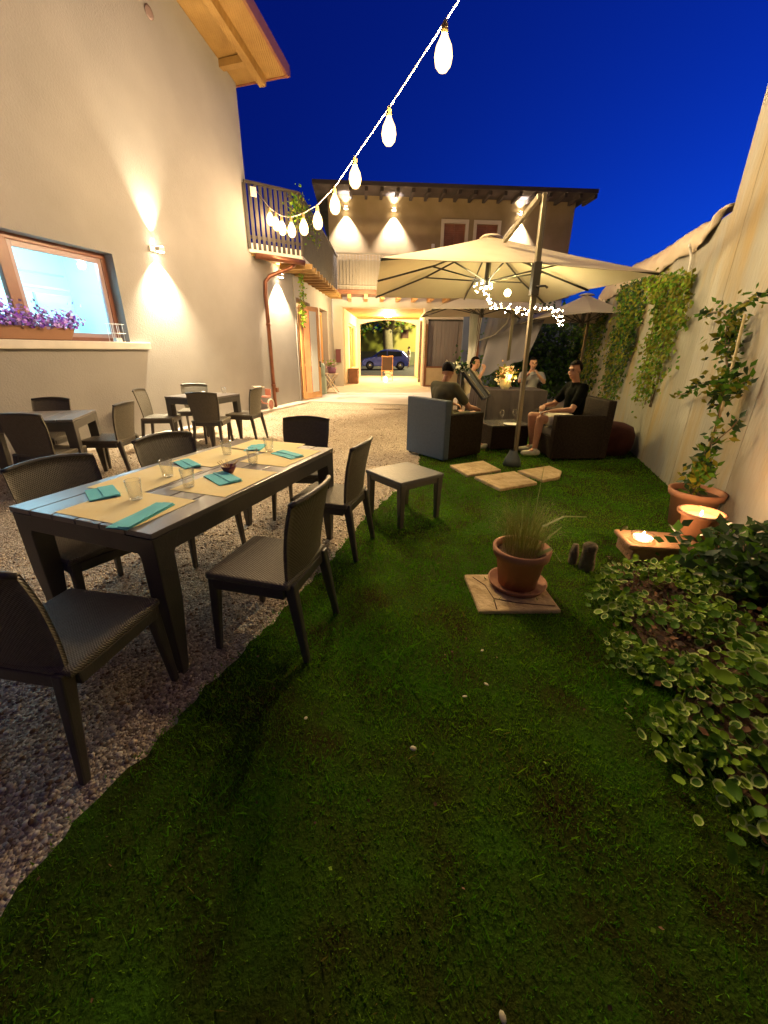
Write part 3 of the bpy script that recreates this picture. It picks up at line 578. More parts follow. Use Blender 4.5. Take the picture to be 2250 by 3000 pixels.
tag(vs_.build('milk_can', mat('pale_green_tin', (.38, .48, .36), .5)), 'pale green can standing on a block behind the open door', 'can')
# floor drain
b = MB(); b.box((.05, 10.9, .006), (.7, .18, .012), R(2)); 
tag(b.build('drain_cover', mat('rusty_drain', (.16, .10, .05), .7)), 'narrow rusty drain cover in the gravel before the concrete apron', 'drain cover')

# ------------------------------------------------------------------ street beyond the arch
car = thing('parked_car', 'dark blue hatchback parked across the far end of the passage', 'car', (-.05, 34.4, 0), R(3))
m_car = mat('blue_car_paint', (.03, .06, .42), .3, metal=.2); m_tyre = mat('tyre', (.02, .02, .02), .8); m_rim = mat('alloy', (.4, .42, .36), .35, metal=.7); m_cg = mat('car_glass', (.03, .04, .05), .1)
b = MB(); prof = [(-1.85, .28), (-1.88, .62), (-1.72, .78), (-1.05, .92), (-.35, 1.42), (.1, 1.5), (.95, 1.5), (1.45, 1.38), (1.8, .98), (1.86, .55), (1.8, .28)]
nseg = 6; vs = []
for j in range(nseg + 1):
    y = -.82 + 1.64 * j / nseg; e_ = abs(2 * j / nseg - 1)
    for x, z in prof: k = 1 - .10 * (e_ ** 4) if z > 1 else 1 - .02 * e_ ** 4; vs.append((x * k, y * (.86 if z > 1.1 else 1), z * (1 - .03 * e_ ** 4)))
n = len(prof); fs = [(j*n+i, j*n+(i+1) % n, (j+1)*n+(i+1) % n, (j+1)*n+i) for j in range(nseg) for i in range(n)] + [tuple(range(n-1, -1, -1)), tuple(nseg*n+i for i in range(n))]
b.smooth = False; b.mesh(vs, fs); b.build('body', m_car, car, bevel=.03)
for y in (-.80, .80):
    g = MB(); g.mesh([(-.88, y, .95), (.1, y, .96), (.1, y * .92, 1.38), (-.3, y * .92, 1.35)], [(0, 1, 2, 3)] if y < 0 else [(3, 2, 1, 0)]); g.mesh([(.16, y, .96), (1.3, y, 1.0), (1.2, y * .92, 1.33), (.16, y * .92, 1.38)], [(0, 1, 2, 3)] if y < 0 else [(3, 2, 1, 0)])
    for v_ in range(len(g.v)): x, yy, z = g.v[v_]; g.v[v_] = (x, yy + (-.03 if y < 0 else .03), z)
    g.build('side_window', m_cg, car)
    for x in (-1.22, 1.18):
        wl = MB(); wl.lathe([(.2, -.1), (.31, -.1), (.32, -.05), (.32, .05), (.31, .1), (.2, .1)], 20, mtx=Matrix.Translation((x, y, .32)) @ Matrix.Rotation(PI/2, 4, 'X')); wt = wl.build('wheel', m_tyre, car)
        wl = MB(); wl.lathe([(0, -.115), (.19, -.115), (.21, -.08), (.21, .08), (.19, .115), (0, .115)], 14, mtx=Matrix.Translation((x, y, .32)) @ Matrix.Rotation(PI/2, 4, 'X')); wl.build('rim', m_rim, wt)
g = MB(); g.ball((-1.72, -.6, .68), .1, sc=(1, 1.4, .8)); g.build('headlight', m_rim, car)
g = MB(); g.ball((-.72, -.93, .98), .09, sc=(1, .8, .8)); g.build('mirror', m_car, car)
yh = thing('yellow_house', 'pale yellow house with one small window across the street', 'house', (0, 48, 0))
b = MB(); b.box((5.8, 2, 4), (10.0, 4, 8)); b.build('wall', mat('yellow_plaster', (.60, .56, .16), .9), yh)
b = MB(); b.box((-5.8, 2.4, 1.75), (13, 3, 3.5)); b.build('annex_wall', mat('lime_plaster', (.30, .33, .05), .9), yh)
b = MB(); b.box((2.42, -.03, 3.1), (.1, .1, .9)); b.box((1.70, -.03, 3.1), (.1, .1, .9)); b.box((2.06, -.02, 3.1), (.62, .06, .84)); b.build('window', m_wood_dk, yh)
b = MB(); b.box((0, -.6, .65), (24, .3, 1.3)); tag(b.build('boundary_wall', mat('mossy_wall', (.12, .14, .08), .9, (.2, .2, .12), 3)), 'low mossy wall behind the blue car', 'wall'); bpy.data.objects['boundary_wall'].location = (0, 45, 0)
tr_ = thing('street_tree', 'broad tree with thick trunk behind the blue car', 'tree', (.2, 42.5, 0))
b = MB(); b.tube([(0, 0, 0), (.05, 0, 1.6), (-.05, 0, 3.0), (.0, 0, 4.2)], [.6, .48, .46, .4], 12)
for k in range(7): a = k * .9; b.tube([(0, 0, 3.2), (math.cos(a) * 1.4, math.sin(a), 4.4), (math.cos(a) * 3, math.sin(a) * 2, 5.3)], [.3, .18, .06], 8)
b.build('trunk', mat('bark', (.17, .15, .09), .9, (.24, .21, .13), 8, bump=.5), tr_)
P = np.concatenate([rng.normal(0, 1, (330, 3)) * np.array([.8, .7, .45]) + c for c in [(-2.6, 0, 3.9), (-1.6, -.3, 4.6), (0, 0, 4.3), (1.4, 0, 4.6), (2.2, 0, 5.2), (-3.4, .3, 3.6), (-2.8, 0, 5.4), (1, 0, 5.8), (-5, 0, 5)]])
leaves('crown', P, np.tile([0, -1, .4], (len(P), 1)), .32, [m_leaf1, m_leaf3, m_leafy], tr_)
sl = thing('street_lamp', 'street lamp on a grey pole right of the blue car', 'street lamp', (6.5, 38.0, 0))
MB().tube([(0, 0, 0), (0, 0, 5.6), (-.3, 0, 6.0), (-.9, 0, 6.1)], [.07, .05, .04, .04], 8).build('pole', m_dmetal, sl)
MB().box((-1.1, 0, 6.05), (.5, .2, .12)).build('lamp_head', m_dmetal, sl); lamp('POINT', (-1.1, 0, 5.85), 1500, (1, .85, .4), .15, sl, name='street_light')

# ------------------------------------------------------------------ right concrete wall and cloth
rw = thing('concrete_wall', 'tall board marked concrete garden wall along the right side', 'wall')
b = MB()
def rbox(b, s0, s1, z0, z1, o0=-.3, o1=0): gbox(b, ww, s0, s1, z0, z1, o0, o1)
js = [-9, -4.35, -3.12, -1.89, -.66, .57, 1.8, 3.03, 4.26, 5.49, 6.72, 9.2, 12]
for i in range(len(js) - 1):
    top_ = 6.0 if js[i+1] <= -.2 else 2.75
    if js[i] < -.3 < js[i+1]:
        rbox(b, js[i] + .006, -.3, 0, 6.0); rbox(b, -.3, js[i+1], 0, 2.75)
    else: rbox(b, js[i] + .006, js[i+1], 0, top_)
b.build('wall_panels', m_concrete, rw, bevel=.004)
b = MB(); rbox(b, -8.9, 11.9, .02, 2.7, -.28, -.006); b.build('joint_filler', mat('joint', (.2, .18, .15), .9), rw)
# wrinkled cloth draped over the wall top
topc = [(-.32, 2.83), (.37, 2.91), (1.24, 2.97), (2.22, 2.98), (3.3, 3.02), (4.5, 3.11), (7.5, 3.15)]; bot = [(-.32, 2.95), (.1, 2.6), (.6, 2.55), (1.14, 2.60), (1.87, 2.50), (3.2, 2.6), (7.5, 2.6)]
def itp(L, s):
    for (a, za), (b_, zb) in zip(L, L[1:]):
        if s <= b_: return za + (zb - za) * (s - a) / (b_ - a)
    return L[-1][1]
b = MB(); b.smooth = True; nu, nv = 90, 12; vs = []
for i in range(nu + 1):
    s = -.30 + 7.6 * i / nu
    for j in range(nv + 1):
        t_ = j / nv; zt, zb = itp(topc, s), min(itp(bot, s), itp(topc, s) - .03); z = zb + (zt - zb) * t_
        o_ = .03 + .05 * math.sin(t_ * PI) + .025 * math.sin(s * 9 + t_ * 5) + .012 * math.sin(s * 23 - t_ * 9) - .22 * t_ * t_
        vs.append(ww(s, z, o_))
fs = [(i*(nv+1)+j, (i+1)*(nv+1)+j, (i+1)*(nv+1)+j+1, i*(nv+1)+j+1) for i in range(nu) for j in range(nv)]; b.mesh(vs, fs)
o = b.build('cloth_screen', mat('beige_cloth', (.52, .43, .32), .9, (.58, .5, .38), 4, bump=.2, bscale=30)); so = o.modifiers.new('thick', 'SOLIDIFY'); so.thickness = .004
tag(o, 'beige wrinkled cloth draped along the top of the concrete wall', 'cloth')
b = MB(); b.tube([ww(.45, 2.33, .03), ww(.47, 2.5, .04), ww(.52, 2.6, .06), ww(.47, 2.63, .09), ww(.42, 2.6, .1)], .014, 8); tag(b.build('wall_hook', m_white), 'white curved pipe hook high on the concrete wall', 'hook')
# hanging ivy
IVY = [([(2.29, 2.58), (0.16, 2.3), (0.01, 1.99), (-0.04, 1.81), (0.15, 1.62), (0.15, 1.42), (0.35, 1.18), (0.54, 1.03), (1.07, 0.77), (1.3, 0.96), (1.25, 1.3), (1.40, 1.66), (1.2, 1.86), (1.39, 2.08), (1.9, 2.3)], 6500, 'yellow green ivy patch nearest the camera hanging on the wall', .05),
       ([(4.2, 2.66), (2.47, 2.58), (2.1, 2.08), (2.26, 1.75), (2.32, 1.4), (2.6, 1.0), (2.69, 0.6), (3.13, 0.2), (3.93, 0.14), (3.9, 0.75), (4.2, 1.37), (4.0, 1.85), (3.9, 2.11)], 9000, 'darker ivy column reaching down to behind the right armchair', .06),
       ([(9.25, 2.76), (5.59, 2.53), (5.4, 1.87), (5.41, 1.37), (5.22, 0.68), (5.6, 0.3), (8.02, 0.3), (10.2, 0.3), (11.8, 1.0), (11.5, 2.6)], 11000, 'wide dark ivy mass furthest along the wall under the far parasol', .085)]
for poly, n, lab, sz in IVY:
    iv = thing('climbing_ivy', lab, 'ivy', ww((poly[0][0] + poly[1][0]) / 2, 0, 0), 0, 'ivy growths on the concrete wall'); org = iv.location.copy()
    Q = scatter_poly(poly, n); Q = Q + rng.normal(0, .05, Q.shape) * (1 + 1.5 * (Q[:, 1:] < 1.5))
    den = np.clip(.25 + .75 * (Q[:, 1] - .2) / 2.0, .12, 1) * np.clip(.55 + .8 * np.sin(Q[:, 0] * 13 + np.sin(Q[:, 1] * 5) * 2.2) + .35 * np.sin(Q[:, 1] * 17 + Q[:, 0] * 6), .05, 1); Q = Q[rng.random(len(Q)) < den]
    P = np.array([ww(s, z, .03 + abs(random.gauss(0, .07))) - org for s, z in Q])
    hi_ = Q[:, 1] > 1.5
    lo_ = ~hi_ 
    leaves('foliage', P, np.tile([-1.2, -.3, .5], (len(P), 1)), sz, [m_leaf3, m_leaf1, m_leafy] if 'dark' in lab else [m_leaf2, m_leafy, m_leafy, m_leaf1], iv, up=np.array([0, 0, -1.]))
    sb = MB()
    for k in range(7):
        s = (poly[0][0] * .4 + poly[1][0] * .6) + random.uniform(-.4, .5); pts = [ww(s + .1 * math.sin(q * 2 + k), 2.4 - q * .33, .02) - org for q in range(6)]; sb.tube(pts, .006, 5)
    sb.build('stem', m_stem, iv)
b = MB(); b.box(ww(5.9, 2.42, .12), (.05, .34, .34), HROT); tag(b.build('flood_light', m_sill, bevel=.01), 'square pale box fixed on the ivy under the small parasol', 'wall box')

# dark trees and wall behind the lounge, right background
hd = thing('dark_tree', 'dense dark shrub tree behind the far table', 'tree', (4.6, 13.6, 0))
P = np.concatenate([rng.normal(0, 1, (900, 3)) * np.array([.55, .4, .5]) + c for c in [(-.9, 0, .7), (-.3, 0, 1.3), (.5, 0, 1.0), (1.2, 0, 1.5), (.9, .3, .5), (0, .2, 1.9)]]); P[:, 2] = np.abs(P[:, 2])
leaves('crown', P, np.tile([-.3, -1, .5], (len(P), 1)), .12, [m_leaf3, m_leaf1, m_leaf3], hd)
MB().tube([(0, 0, 0), (.1, 0, .8), (0, 0, 1.6)], [.08, .06, .03], 8).build('trunk', m_stem, hd)
b = MB(); b.mesh([(2.9, 16.6, 0), (8, 16.6, 0), (8, 16.6, 2.95), (2.9, 16.6, 2.95), (2.9, 16.75, 0), (8, 16.75, 0), (8, 16.75, 2.95), (2.9, 16.75, 2.95)], [(0, 1, 2, 3), (7, 6, 5, 4), (0, 4, 5, 1), (3, 2, 6, 7), (0, 3, 7, 4), (1, 5, 6, 2)])
tag(b.build('rear_fence', mat('slate_fence', (.10, .13, .19), .8, (.13, .16, .22), 2)), 'slate blue fence panel behind the dark shrub', 'fence')

# curtain and sail behind the lounge
b = MB(); b.smooth = True; nu, nv = 24, 10; vs = []
for i in range(nu + 1):
    for j in range(nv + 1):
        t_ = j / nv; w_ = .11 + .12 * abs(t_ - .25) ** 1.2 ; x = (i / nu - .5) * 2 * w_; vs.append((2.38 + x + .05 * t_, 12.0 + .035 * math.sin(i * 1.9), .85 + 1.75 * t_))
b.mesh(vs, [(i*(nv+1)+j, (i+1)*(nv+1)+j, (i+1)*(nv+1)+j+1, i*(nv+1)+j+1) for i in range(nu) for j in range(nv)])
o = b.build('curtain', m_white); o.modifiers.new('t', 'SOLIDIFY').thickness = .006; tag(o, 'white gathered curtain hanging beside the pergola post', 'curtain')
b = MB(); b.beam((2.52, 12.05, 0), (2.52, 12.05, 2.75), .09, .09); tag(b.build('pergola_post', m_wood_dk), 'dark wooden pergola post beside the white curtain', 'post')
b = MB(); b.smooth = True; nu, nv = 16, 12; vs = []
A, B, C, D = [Vector(p) for p in ((2.15, 9.9, .85), (2.75, 11.8, 1.75), (4.3, 11.8, 2.55), (3.25, 9.9, 1.32))]
for i in range(nu + 1):
    for j in range(nv + 1):
        u, v = i / nu, j / nv; p = (A * (1-u) + D * u) * (1-v) + (B * (1-u) + C * u) * v; p.z -= .16 * math.sin(u * PI) * math.sin(v * PI) - .02 * math.sin(u * 20); vs.append(p)
b.mesh(vs, [(i*(nv+1)+j, (i+1)*(nv+1)+j, (i+1)*(nv+1)+j+1, i*(nv+1)+j+1) for i in range(nu) for j in range(nv)])
o = b.build('shade_cloth', mat('grey_sail', (.25, .24, .27), .85)); o.modifiers.new('t', 'SOLIDIFY').thickness = .005; tag(o, 'grey shade cloth sloping down behind the seated guests', 'cloth')
m_lace = mat('sheer_lace', (.5, .44, .46), .9, alpha=.55)
b = MB(); b.smooth = True; vs = []
for i in range(25):
    for j in range(11): t_ = j / 10; vs.append((2.95 + i / 24 * .95 - .35 * (1 - t_) * (1 - i / 24), 12.3 + .04 * math.sin(i * 1.7), 1.35 + 1.5 * t_))
b.mesh(vs, [(i*11+j, (i+1)*11+j, (i+1)*11+j+1, i*11+j+1) for i in range(24) for j in range(10)])
tag(b.build('sheer_drape', m_lace), 'sheer mauve drape hanging right of the pergola post', 'curtain')
b = MB(); b.tube([(2.55, 12.0, 1.72), (2.95, 12.0, 1.85), (3.25, 12.0, 2.15), (3.4, 12.0, 2.6)], .02, 6); tag(b.build('hanging_rope', m_sill), 'pale rope looping up from the pergola post', 'rope')

# ------------------------------------------------------------------ cantilever parasols
def parasol(name, label, LN, LF, FR, RN, apex, mast=None, scale_w=1, zc=None, group='cream cantilever parasols'):
    c0 = Vector(apex); root = thing(name, label, 'parasol', (c0.x, c0.y, 0), 0, group); off = Vector((c0.x, c0.y, 0))
    cor = [Vector(p) - off for p in (LN, RN, FR, LF)]; ap = c0 - off
    mids = []
    for i in range(4): m_ = (cor[i] + cor[(i+1) % 4]) / 2; m_.z += .03; mids.append(m_)
    ring = []
    for i in range(4): ring += [cor[i], mids[i]]
    b = MB(); b.smooth = False; n = 8; K = 6; vs = [ap]
    for r_ in range(1, K + 1):
        f = r_ / K
        for i in range(8):
            for q in range(4):
                t_ = q / 4; e = ring[i].lerp(ring[(i+1) % 8], t_); p = ap.lerp(e, f); p.z -= .012 * math.sin(PI * t_) * f + .015 * math.sin(PI * f); vs.append(p)
    m_ = 32; fs = [(0, 1 + k, 1 + (k+1) % m_) for k in range(m_)]
    fs += [(1 + (r_-1)*m_ + k, 1 + r_*m_ + k, 1 + r_*m_ + (k+1) % m_, 1 + (r_-1)*m_ + (k+1) % m_) for r_ in range(1, K) for k in range(m_)]
    b.mesh(vs, fs); can = b.build('canopy', m_cream, root); sl_ = can.modifiers.new('t', 'SOLIDIFY'); sl_.thickness = .006
    b = MB(); b.lathe([(.0, .035), (.12, .012), (.17, -.02)], 12, c=tuple(ap)); b.build('vent', m_cream, can)
    hub = ap + Vector((0, 0, -.58)); MB().tube([ap + Vector((0, 0, -.05)), hub + Vector((0, 0, -.06))], [.03, .05], 10).build('hub', m_dmetal, root)
    for e in ring:
        r_ = MB(); a_ = ap + Vector((0, 0, -.08)); q_ = e + Vector((0, 0, -.02)); mid = a_.lerp(q_, .5) + Vector((0, 0, -.05)); r_.tube([a_, mid, q_], .014, 6); rb = r_.build('rib', m_dmetal, root)
        r_ = MB(); r_.tube([hub, a_.lerp(q_, .52) + Vector((0, 0, -.05))], .011, 6); r_.build('strut', m_dmetal, rb)
    return root, off, ap, hub
LN, RN, FR, LF = (-.06, 4.92, 2.35), (3.29, 5.59, 2.35), (3.15, 9.0, 2.35), (-.19, 8.23, 2.35)
root, off, ap, hub = parasol('cantilever_parasol', 'large open cream parasol over the lounge, nearest the camera', LN, LF, FR, RN, (1.52, 6.95, 3.0))
b = MB(); b.box(Vector((1.72, 5.3, 1.5)) - off, (.045, .07, 3.06), rot=(0, R(-1.2), 0)); mast = b.build('mast', m_metal, root, bevel=.008)
b = MB(); b.box(Vector((1.74, 5.36, 2.45)) - off, (.035, .05, .95), rot=(0, R(-1.2), 0)); b.build('guide_rail', m_metal, mast, bevel=.004)
b = MB(); b.box(Vector((1.71, 5.3, 2.22)) - off, (.085, .11, .34), rot=(0, R(-1.2), 0)); b.tube([Vector((1.71, 5.25, 2.14)) - off, Vector((1.80, 5.2, 2.14)) - off, Vector((1.83, 5.2, 2.12)) - off], .014, 6); b.build('crank_box', m_dmetal, root, bevel=.01)
b = MB(); b.beam(Vector((1.64, 5.3, 3.0)) - off, Vector((1.55, 6.25, 2.80)) - off, .045, .06); b.build('arm', m_metal, root, bevel=.006)
b = MB(); b.lathe([(.0, 0), (.12, 0), (.1, .08), (.06, .16), (.05, .2)], 16, c=Vector((1.72, 5.3, .03)) - off); b.build('base', mat('blue_grey_base', (.10, .12, .12), .6), root)
bl_ = MB(); bl_.ball(Vector((1.86, 7.0, 2.28)) - off, .05); bl_.build('lit_bulb', emat('parasol_bulb', (1, .8, .3), 22), root)
lamp('POINT', Vector((1.86, 6.95, 2.2)) - off, 16, (1, .76, .26), .06, root, name='parasol_light')
r2_, off2, ap2, hub2 = parasol('cantilever_parasol', 'smaller cream parasol behind the first, right of the passage', (1.0, 9.8, 2.30), (.95, 12.2, 2.30), (3.7, 12.3, 2.30), (3.75, 9.9, 2.30), (2.35, 11.0, 2.85))
MB().beam(Vector((2.95, 10.4, 0)) - off2, Vector((2.95, 10.4, 2.5)) - off2, .06, .06).build('mast', m_metal, r2_)
r3_, off3, ap3, hub3 = parasol('cantilever_parasol', 'small parasol beside the ivy at far right under the first', (3.3, 8.9, 2.12), (3.5, 11.6, 2.12), (5.9, 11.2, 2.12), (4.75, 8.7, 2.18), (4.4, 10, 2.62))
MB().beam(Vector((4.9, 10.8, 0)) - off3, Vector((4.9, 10.8, 2.5)) - off3, .05, .05).build('mast', m_metal, r3_)

# fairy lights
fl = thing('fairy_lights', 'tangled fairy light string hanging under the big parasol', 'fairy lights', (1.5, 7, 2.0))
pts = [Vector(p) for p in ((1.36, 6.95, 2.42), (1.40, 6.95, 2.30), (1.5, 7, 2.36), (1.58, 7, 2.42), (1.55, 7, 2.26), (1.62, 7, 2.12), (1.73, 7, 2.06), (1.9, 7, 2.07), (2.05, 7, 2.03), (2.2, 7, 2.05), (2.4, 7.05, 2.03), (2.62, 7.1, 2.07), (2.72, 7.1, 2.02), (2.74, 7.1, 1.9), (2.80, 7.1, 1.82))]
MB().tube([p - fl.location for p in pts], .004, 5).build('wire', m_stem, fl)
led = MB(); led.ball((0, 0, 0), .0085, 6, 5); m_led = emat('led', (1, .86, .55), 40)
L0 = led.build('led_bulb', m_led, fl); tot = len(pts) - 1
for k in range(96):
    u = k / 96 * tot; i = int(u); p = pts[i].lerp(pts[i+1], u - i) - fl.location + Vector((random.gauss(0, .03), random.gauss(0, .04), random.gauss(0, .03)))
    o = L0 if k == 0 else L0.copy()
    if k: COL.objects.link(o); o.parent = fl
    o.location = p

# ------------------------------------------------------------------ string of bulbs overhead
sgl = thing('bulb_string', 'string of glowing bulbs sagging from terrace railing across the sky', 'string lights', (0, 0, 0))
BP = [(0.48, 4.78, 4.07), (0.01, 5.67, 3.88), (-0.42, 6.47, 3.73), (-0.76, 7.11, 3.61), (-1.12, 7.79, 3.58), (-1.46, 8.43, 3.64), (-1.80, 9.05, 3.74), (-2.10, 9.62, 3.9), (-2.30, 10.0, 4.06), (-2.52, 10.42, 4.25)]
XB = []
cab = [(2.45, 1.1, 5.15), (1.45, 2.98, 4.52), (.96, 3.88, 4.27)] + BP + [(-2.82, 10.55, 4.6)]
b = MB(); b.tube(cab, .008, 6); b.build('cable', mat('white_cable', (.6, .5, .4), .5), sgl)
def warm_glass():
    m = bpy.data.materials.new('warm_glass'); m.use_nodes = True; t = m.node_tree; t.nodes.clear(); o = t.nodes.new('ShaderNodeOutputMaterial'); mx = t.nodes.new('ShaderNodeMixShader'); tr = t.nodes.new('ShaderNodeBsdfTransparent'); e = t.nodes.new('ShaderNodeEmission')
    e.inputs[0].default_value = (1, .60, .20, 1); e.inputs[1].default_value = 2.2; mx.inputs[0].default_value = .5; t.links.new(tr.outputs[0], mx.inputs[1]); t.links.new(e.outputs[0], mx.inputs[2]); t.links.new(mx.outputs[0], o.inputs[0]); return m
bulb = MB(); bulb.lathe([(.0, -.33), (.038, -.32), (.068, -.285), (.080, -.225), (.068, -.16), (.038, -.105), (.024, -.075)], 20)
b0 = bulb.build('bulb', warm_glass(), sgl); so_ = MB(); so_.lathe([(.028, -.08), (.03, -.02), (.014, .0), (.012, .01)], 12); so_.build('socket', mat('socket_yellow', (.45, .32, .1), .5), b0)
cor_ = MB(); cor_.lathe([(.0, -.31), (.032, -.30), (.054, -.27), (.062, -.222), (.05, -.165), (.026, -.12), (.0, -.10)], 16); cor_ = cor_.build('glow_core', emat('bulb_glow', (1, .71, .36), 720), b0)
m_bulb2 = emat('bulb_glow_dim', (1, .70, .38), 110); me2 = cor_.data.copy(); me2.materials[0] = m_bulb2
b0.location = BP[0]
for p in BP[1:] + XB:
    c = copy_tree(b0, sgl)
    if p[0] < -1.0:
        for k in c.children:
            if k.name.startswith('glow_core'): k.data = me2
    c.location = p

# ------------------------------------------------------------------ chairs
def chair_proto():
    t_ = thing('garden_chair', '', 'chair')
    s = MB(); s.box((0, 0.0, .435), (.45, .44, .035)); s.build('seat', m_resin, t_, bevel=.012)
    s = MB()
    for c_, d_ in (((0, .205, .395), (.36, .035, .055)), ((-.205, 0, .395), (.035, .38, .055)), ((.205, 0, .395), (.035, .38, .055)), ((0, -.205, .395), (.36, .035, .055))): s.box(c_, d_)
    s.build('seat_frame', m_resin_s, t_, bevel=.006)
    # curved back shell, weave panel; +y is the front
    nu, nv = 14, 10; vs = []
    def bp(u, v, th=0):
        w_ = .185 + .035 * min(1, v * 1.4) ; x = (u - .5) * 2 * w_; z = .40 + .44 * v + .018 * (1 - (2*u-1)**2) * v
        y = -.205 - .01 * v - .055 * v * v - .045 * (1 - (2*u-1)**2) * (.3 + v * .7) + .02 + th
        return (x, y, z)
    for th in (0, -.016):
        for i in range(nu + 1):
            for j in range(nv + 1): vs.append(bp(i / nu, j / nv, th))
    n1 = (nu+1)*(nv+1); fs = []
    for i in range(nu):
        for j in range(nv):
            q = (i*(nv+1)+j, (i+1)*(nv+1)+j, (i+1)*(nv+1)+j+1, i*(nv+1)+j+1); fs.append(q[::-1]); fs.append(tuple(n1 + k for k in q))
    for i in range(nu):
        for j in (0, nv): a, b_ = i*(nv+1)+j, (i+1)*(nv+1)+j; fs.append((a, b_, n1+b_, n1+a) if j == nv else (b_, a, n1+a, n1+b_))
    for j in range(nv):
        for i in (0, nu): a, b_ = i*(nv+1)+j, i*(nv+1)+j+1; fs.append((a, n1+a, n1+b_, b_) if i == nu else (b_, n1+b_, n1+a, a))
    s = MB(); s.smooth = True; s.mesh(vs, fs); bk = s.build('backrest', m_resin, t_)
    s = MB(); s.tube([bp(i / 14, 1.0, -.008) for i in range(15)], .013, 6); s.build('top_rail', m_resin_s, bk)
    for sx in (-1, 1):
        s = MB(); s.box((sx * .205, .2, .21), (.046, .05, .42), taper=.62, rot=(R(3), R(-3) * sx, 0)); s.build('leg', m_resin_s, t_, bevel=.008)
        s = MB(); s.box((sx * .195, -.245, .215), (.046, .055, .45), taper=.6, rot=(R(-9), R(-3) * sx, 0)); s.build('leg', m_resin_s, t_, bevel=.008)
    return t_
CH = [  # x, y, facing dx, dy, label
    (-.59, 1.84, -.96, .24, 'nearest chair on the lawn side of the long table, back to the grass'),
    (-.41, 2.87, -.96, .27, 'second chair on the lawn side of the long table, by the side table'),
    (-.76, 3.56, -.08, -1, 'chair at the far short end of the long table'),
    (-1.66, 2.08, .87, -.5, 'near chair on the house side of the long table'),
    (-1.40, 2.80, .85, -.52, 'second chair on the house side of the long table'),
    (-1.22, 1.29, .17, .985, 'chair at the near short end of the long table, cut by the left edge'),
    (-3.49, 4.14, .0, 1, 'dark chair seen from behind at the left edge table'),
    (-4.12, 4.88, .1, -1, 'chair against the house side of the left edge table'),
    (-3.30, 4.80, -.97, -.05, 'side view chair with tilted rear legs right of the left edge table'),
    (-3.52, 6.45, .95, .15, 'side view chair left of the far small table, under the wall lamp'),
    (-3.35, 7.22, .2, -1, 'chair behind the far small table by the house wall'),
    (-2.66, 6.26, -.05, 1, 'chair seen from behind in front of the far small table'),
    (-2.36, 6.88, -.97, .15, 'chair right of the far small table, before the tricycle')]
p0 = chair_proto()
for i, (x, y, dx, dy, lab) in enumerate(CH):
    c = p0 if i == 0 else copy_tree(p0)
    c.location = (x, y, .0); c.rotation_euler = (0, 0, math.atan2(dy, dx) - PI/2); tag(c, lab, 'chair', 'dark weave garden chairs')

# ------------------------------------------------------------------ tables
def plank_table(name, label, cx, cy, rz_, W_, L_, H_=.75, long=True, group=None):
    t_ = thing(name, label, 'table', (cx, cy, 0), rz_, group)
    n = max(3, round(W_ / .145)); pw = (W_) / n
    b = MB()
    for k in range(n): b.box((-W_/2 + pw * (k + .5), 0, H_ - .0125), (pw - .006, L_, .025))
    b.build('tabletop', m_plank, t_, bevel=.003)
    b = MB(); ap_ = .085
    for sx in (-1, 1): b.box((sx * (W_/2 - .022), 0, H_ - .026 - ap_/2), (.035, L_ - .2, ap_))
    for sy in (-1, 1): b.box((0, sy * (L_/2 - .022), H_ - .026 - ap_/2), (W_ - .2, .035, ap_))
    b.build('apron', m_resin_s, t_, bevel=.004)
    b = MB(); b.box((0, 0, H_ - .035), (W_ - .03, L_ - .03, .015)); b.build('under_board', m_black, t_)
    for sx in (-1, 1):
        for sy in (-1, 1):
            b = MB(); h = H_ - .027; r0, r1 = .058, .032
            # tapered leg flush with the outer corner, with a curved gusset to the apron
            ox, oy = sx * (W_/2 - .004), sy * (L_/2 - .004); w0, w1 = .115, .06
            vs = []
            for z, w_ in ((0, w1), (h * .55, w1 + .03), (h * .86, w0 - .02), (h, w0 + .03)):
                i_ = .02 if z == 0 else 0
                vs += [(ox - sx * i_, oy - sy * i_, z), (ox - sx * w_, oy - sy * i_, z), (ox - sx * w_, oy - sy * w_, z), (ox - sx * i_, oy - sy * w_, z)]
            fs = [(0, 1, 2, 3), (15, 14, 13, 12)] + [(4*r_ + k, 4*r_ + (k+1) % 4, 4*r_ + 4 + (k+1) % 4, 4*r_ + 4 + k) for r_ in range(3) for k in range(4)]
            b.mesh(vs, fs); b.build('leg', m_resin_s, t_, bevel=.006)
    return t_
TC, TR = Vector((-1.08, 2.4, 0)), R(-19.3)
plank_table('dining_table', 'long dark plank table laid with straw mats and teal napkins', TC.x, TC.y, TR, .88, 1.66)
plank_table('small_table', 'small dark table at left edge between three chairs', -3.72, 4.47, R(18), .76, .76, group='small dark square tables')
plank_table('small_table', 'small dark table before the house wall near the tricycle', -2.93, 6.72, R(-17), .8, .8, group='small dark square tables')
TM = Matrix.Translation(TC) @ Matrix.Rotation(TR, 4, 'Z')      # table frame: x across (right +), y along (far +)
def tp(v, u, z=.75): return TM @ Vector((v, u, z))
MATS = [(.08, -.63, 90, 'straw placemat at the near short end of the long table'), (-.2, -.26, 2, 'straw placemat in front of the near house side chair'), (-.2, .30, -1, 'straw placemat in front of the second house side chair'),
        (.24, -.13, 1, 'straw placemat in front of the nearest lawn side chair'), (.22, .47, -1, 'straw placemat in front of the second lawn side chair'), (-.06, .69, 91, 'straw placemat at the far short end of the long table')]
for k, (v, u, a, lab) in enumerate(MATS):
    b = MB(); p = tp(v, u, .7515 + .0006 * (k % 3)); b.box(p, (.35, .48, .0012), TR + R(a)); tag(b.build('placemat', m_mat), lab, 'placemat', 'straw placemats on the long table')
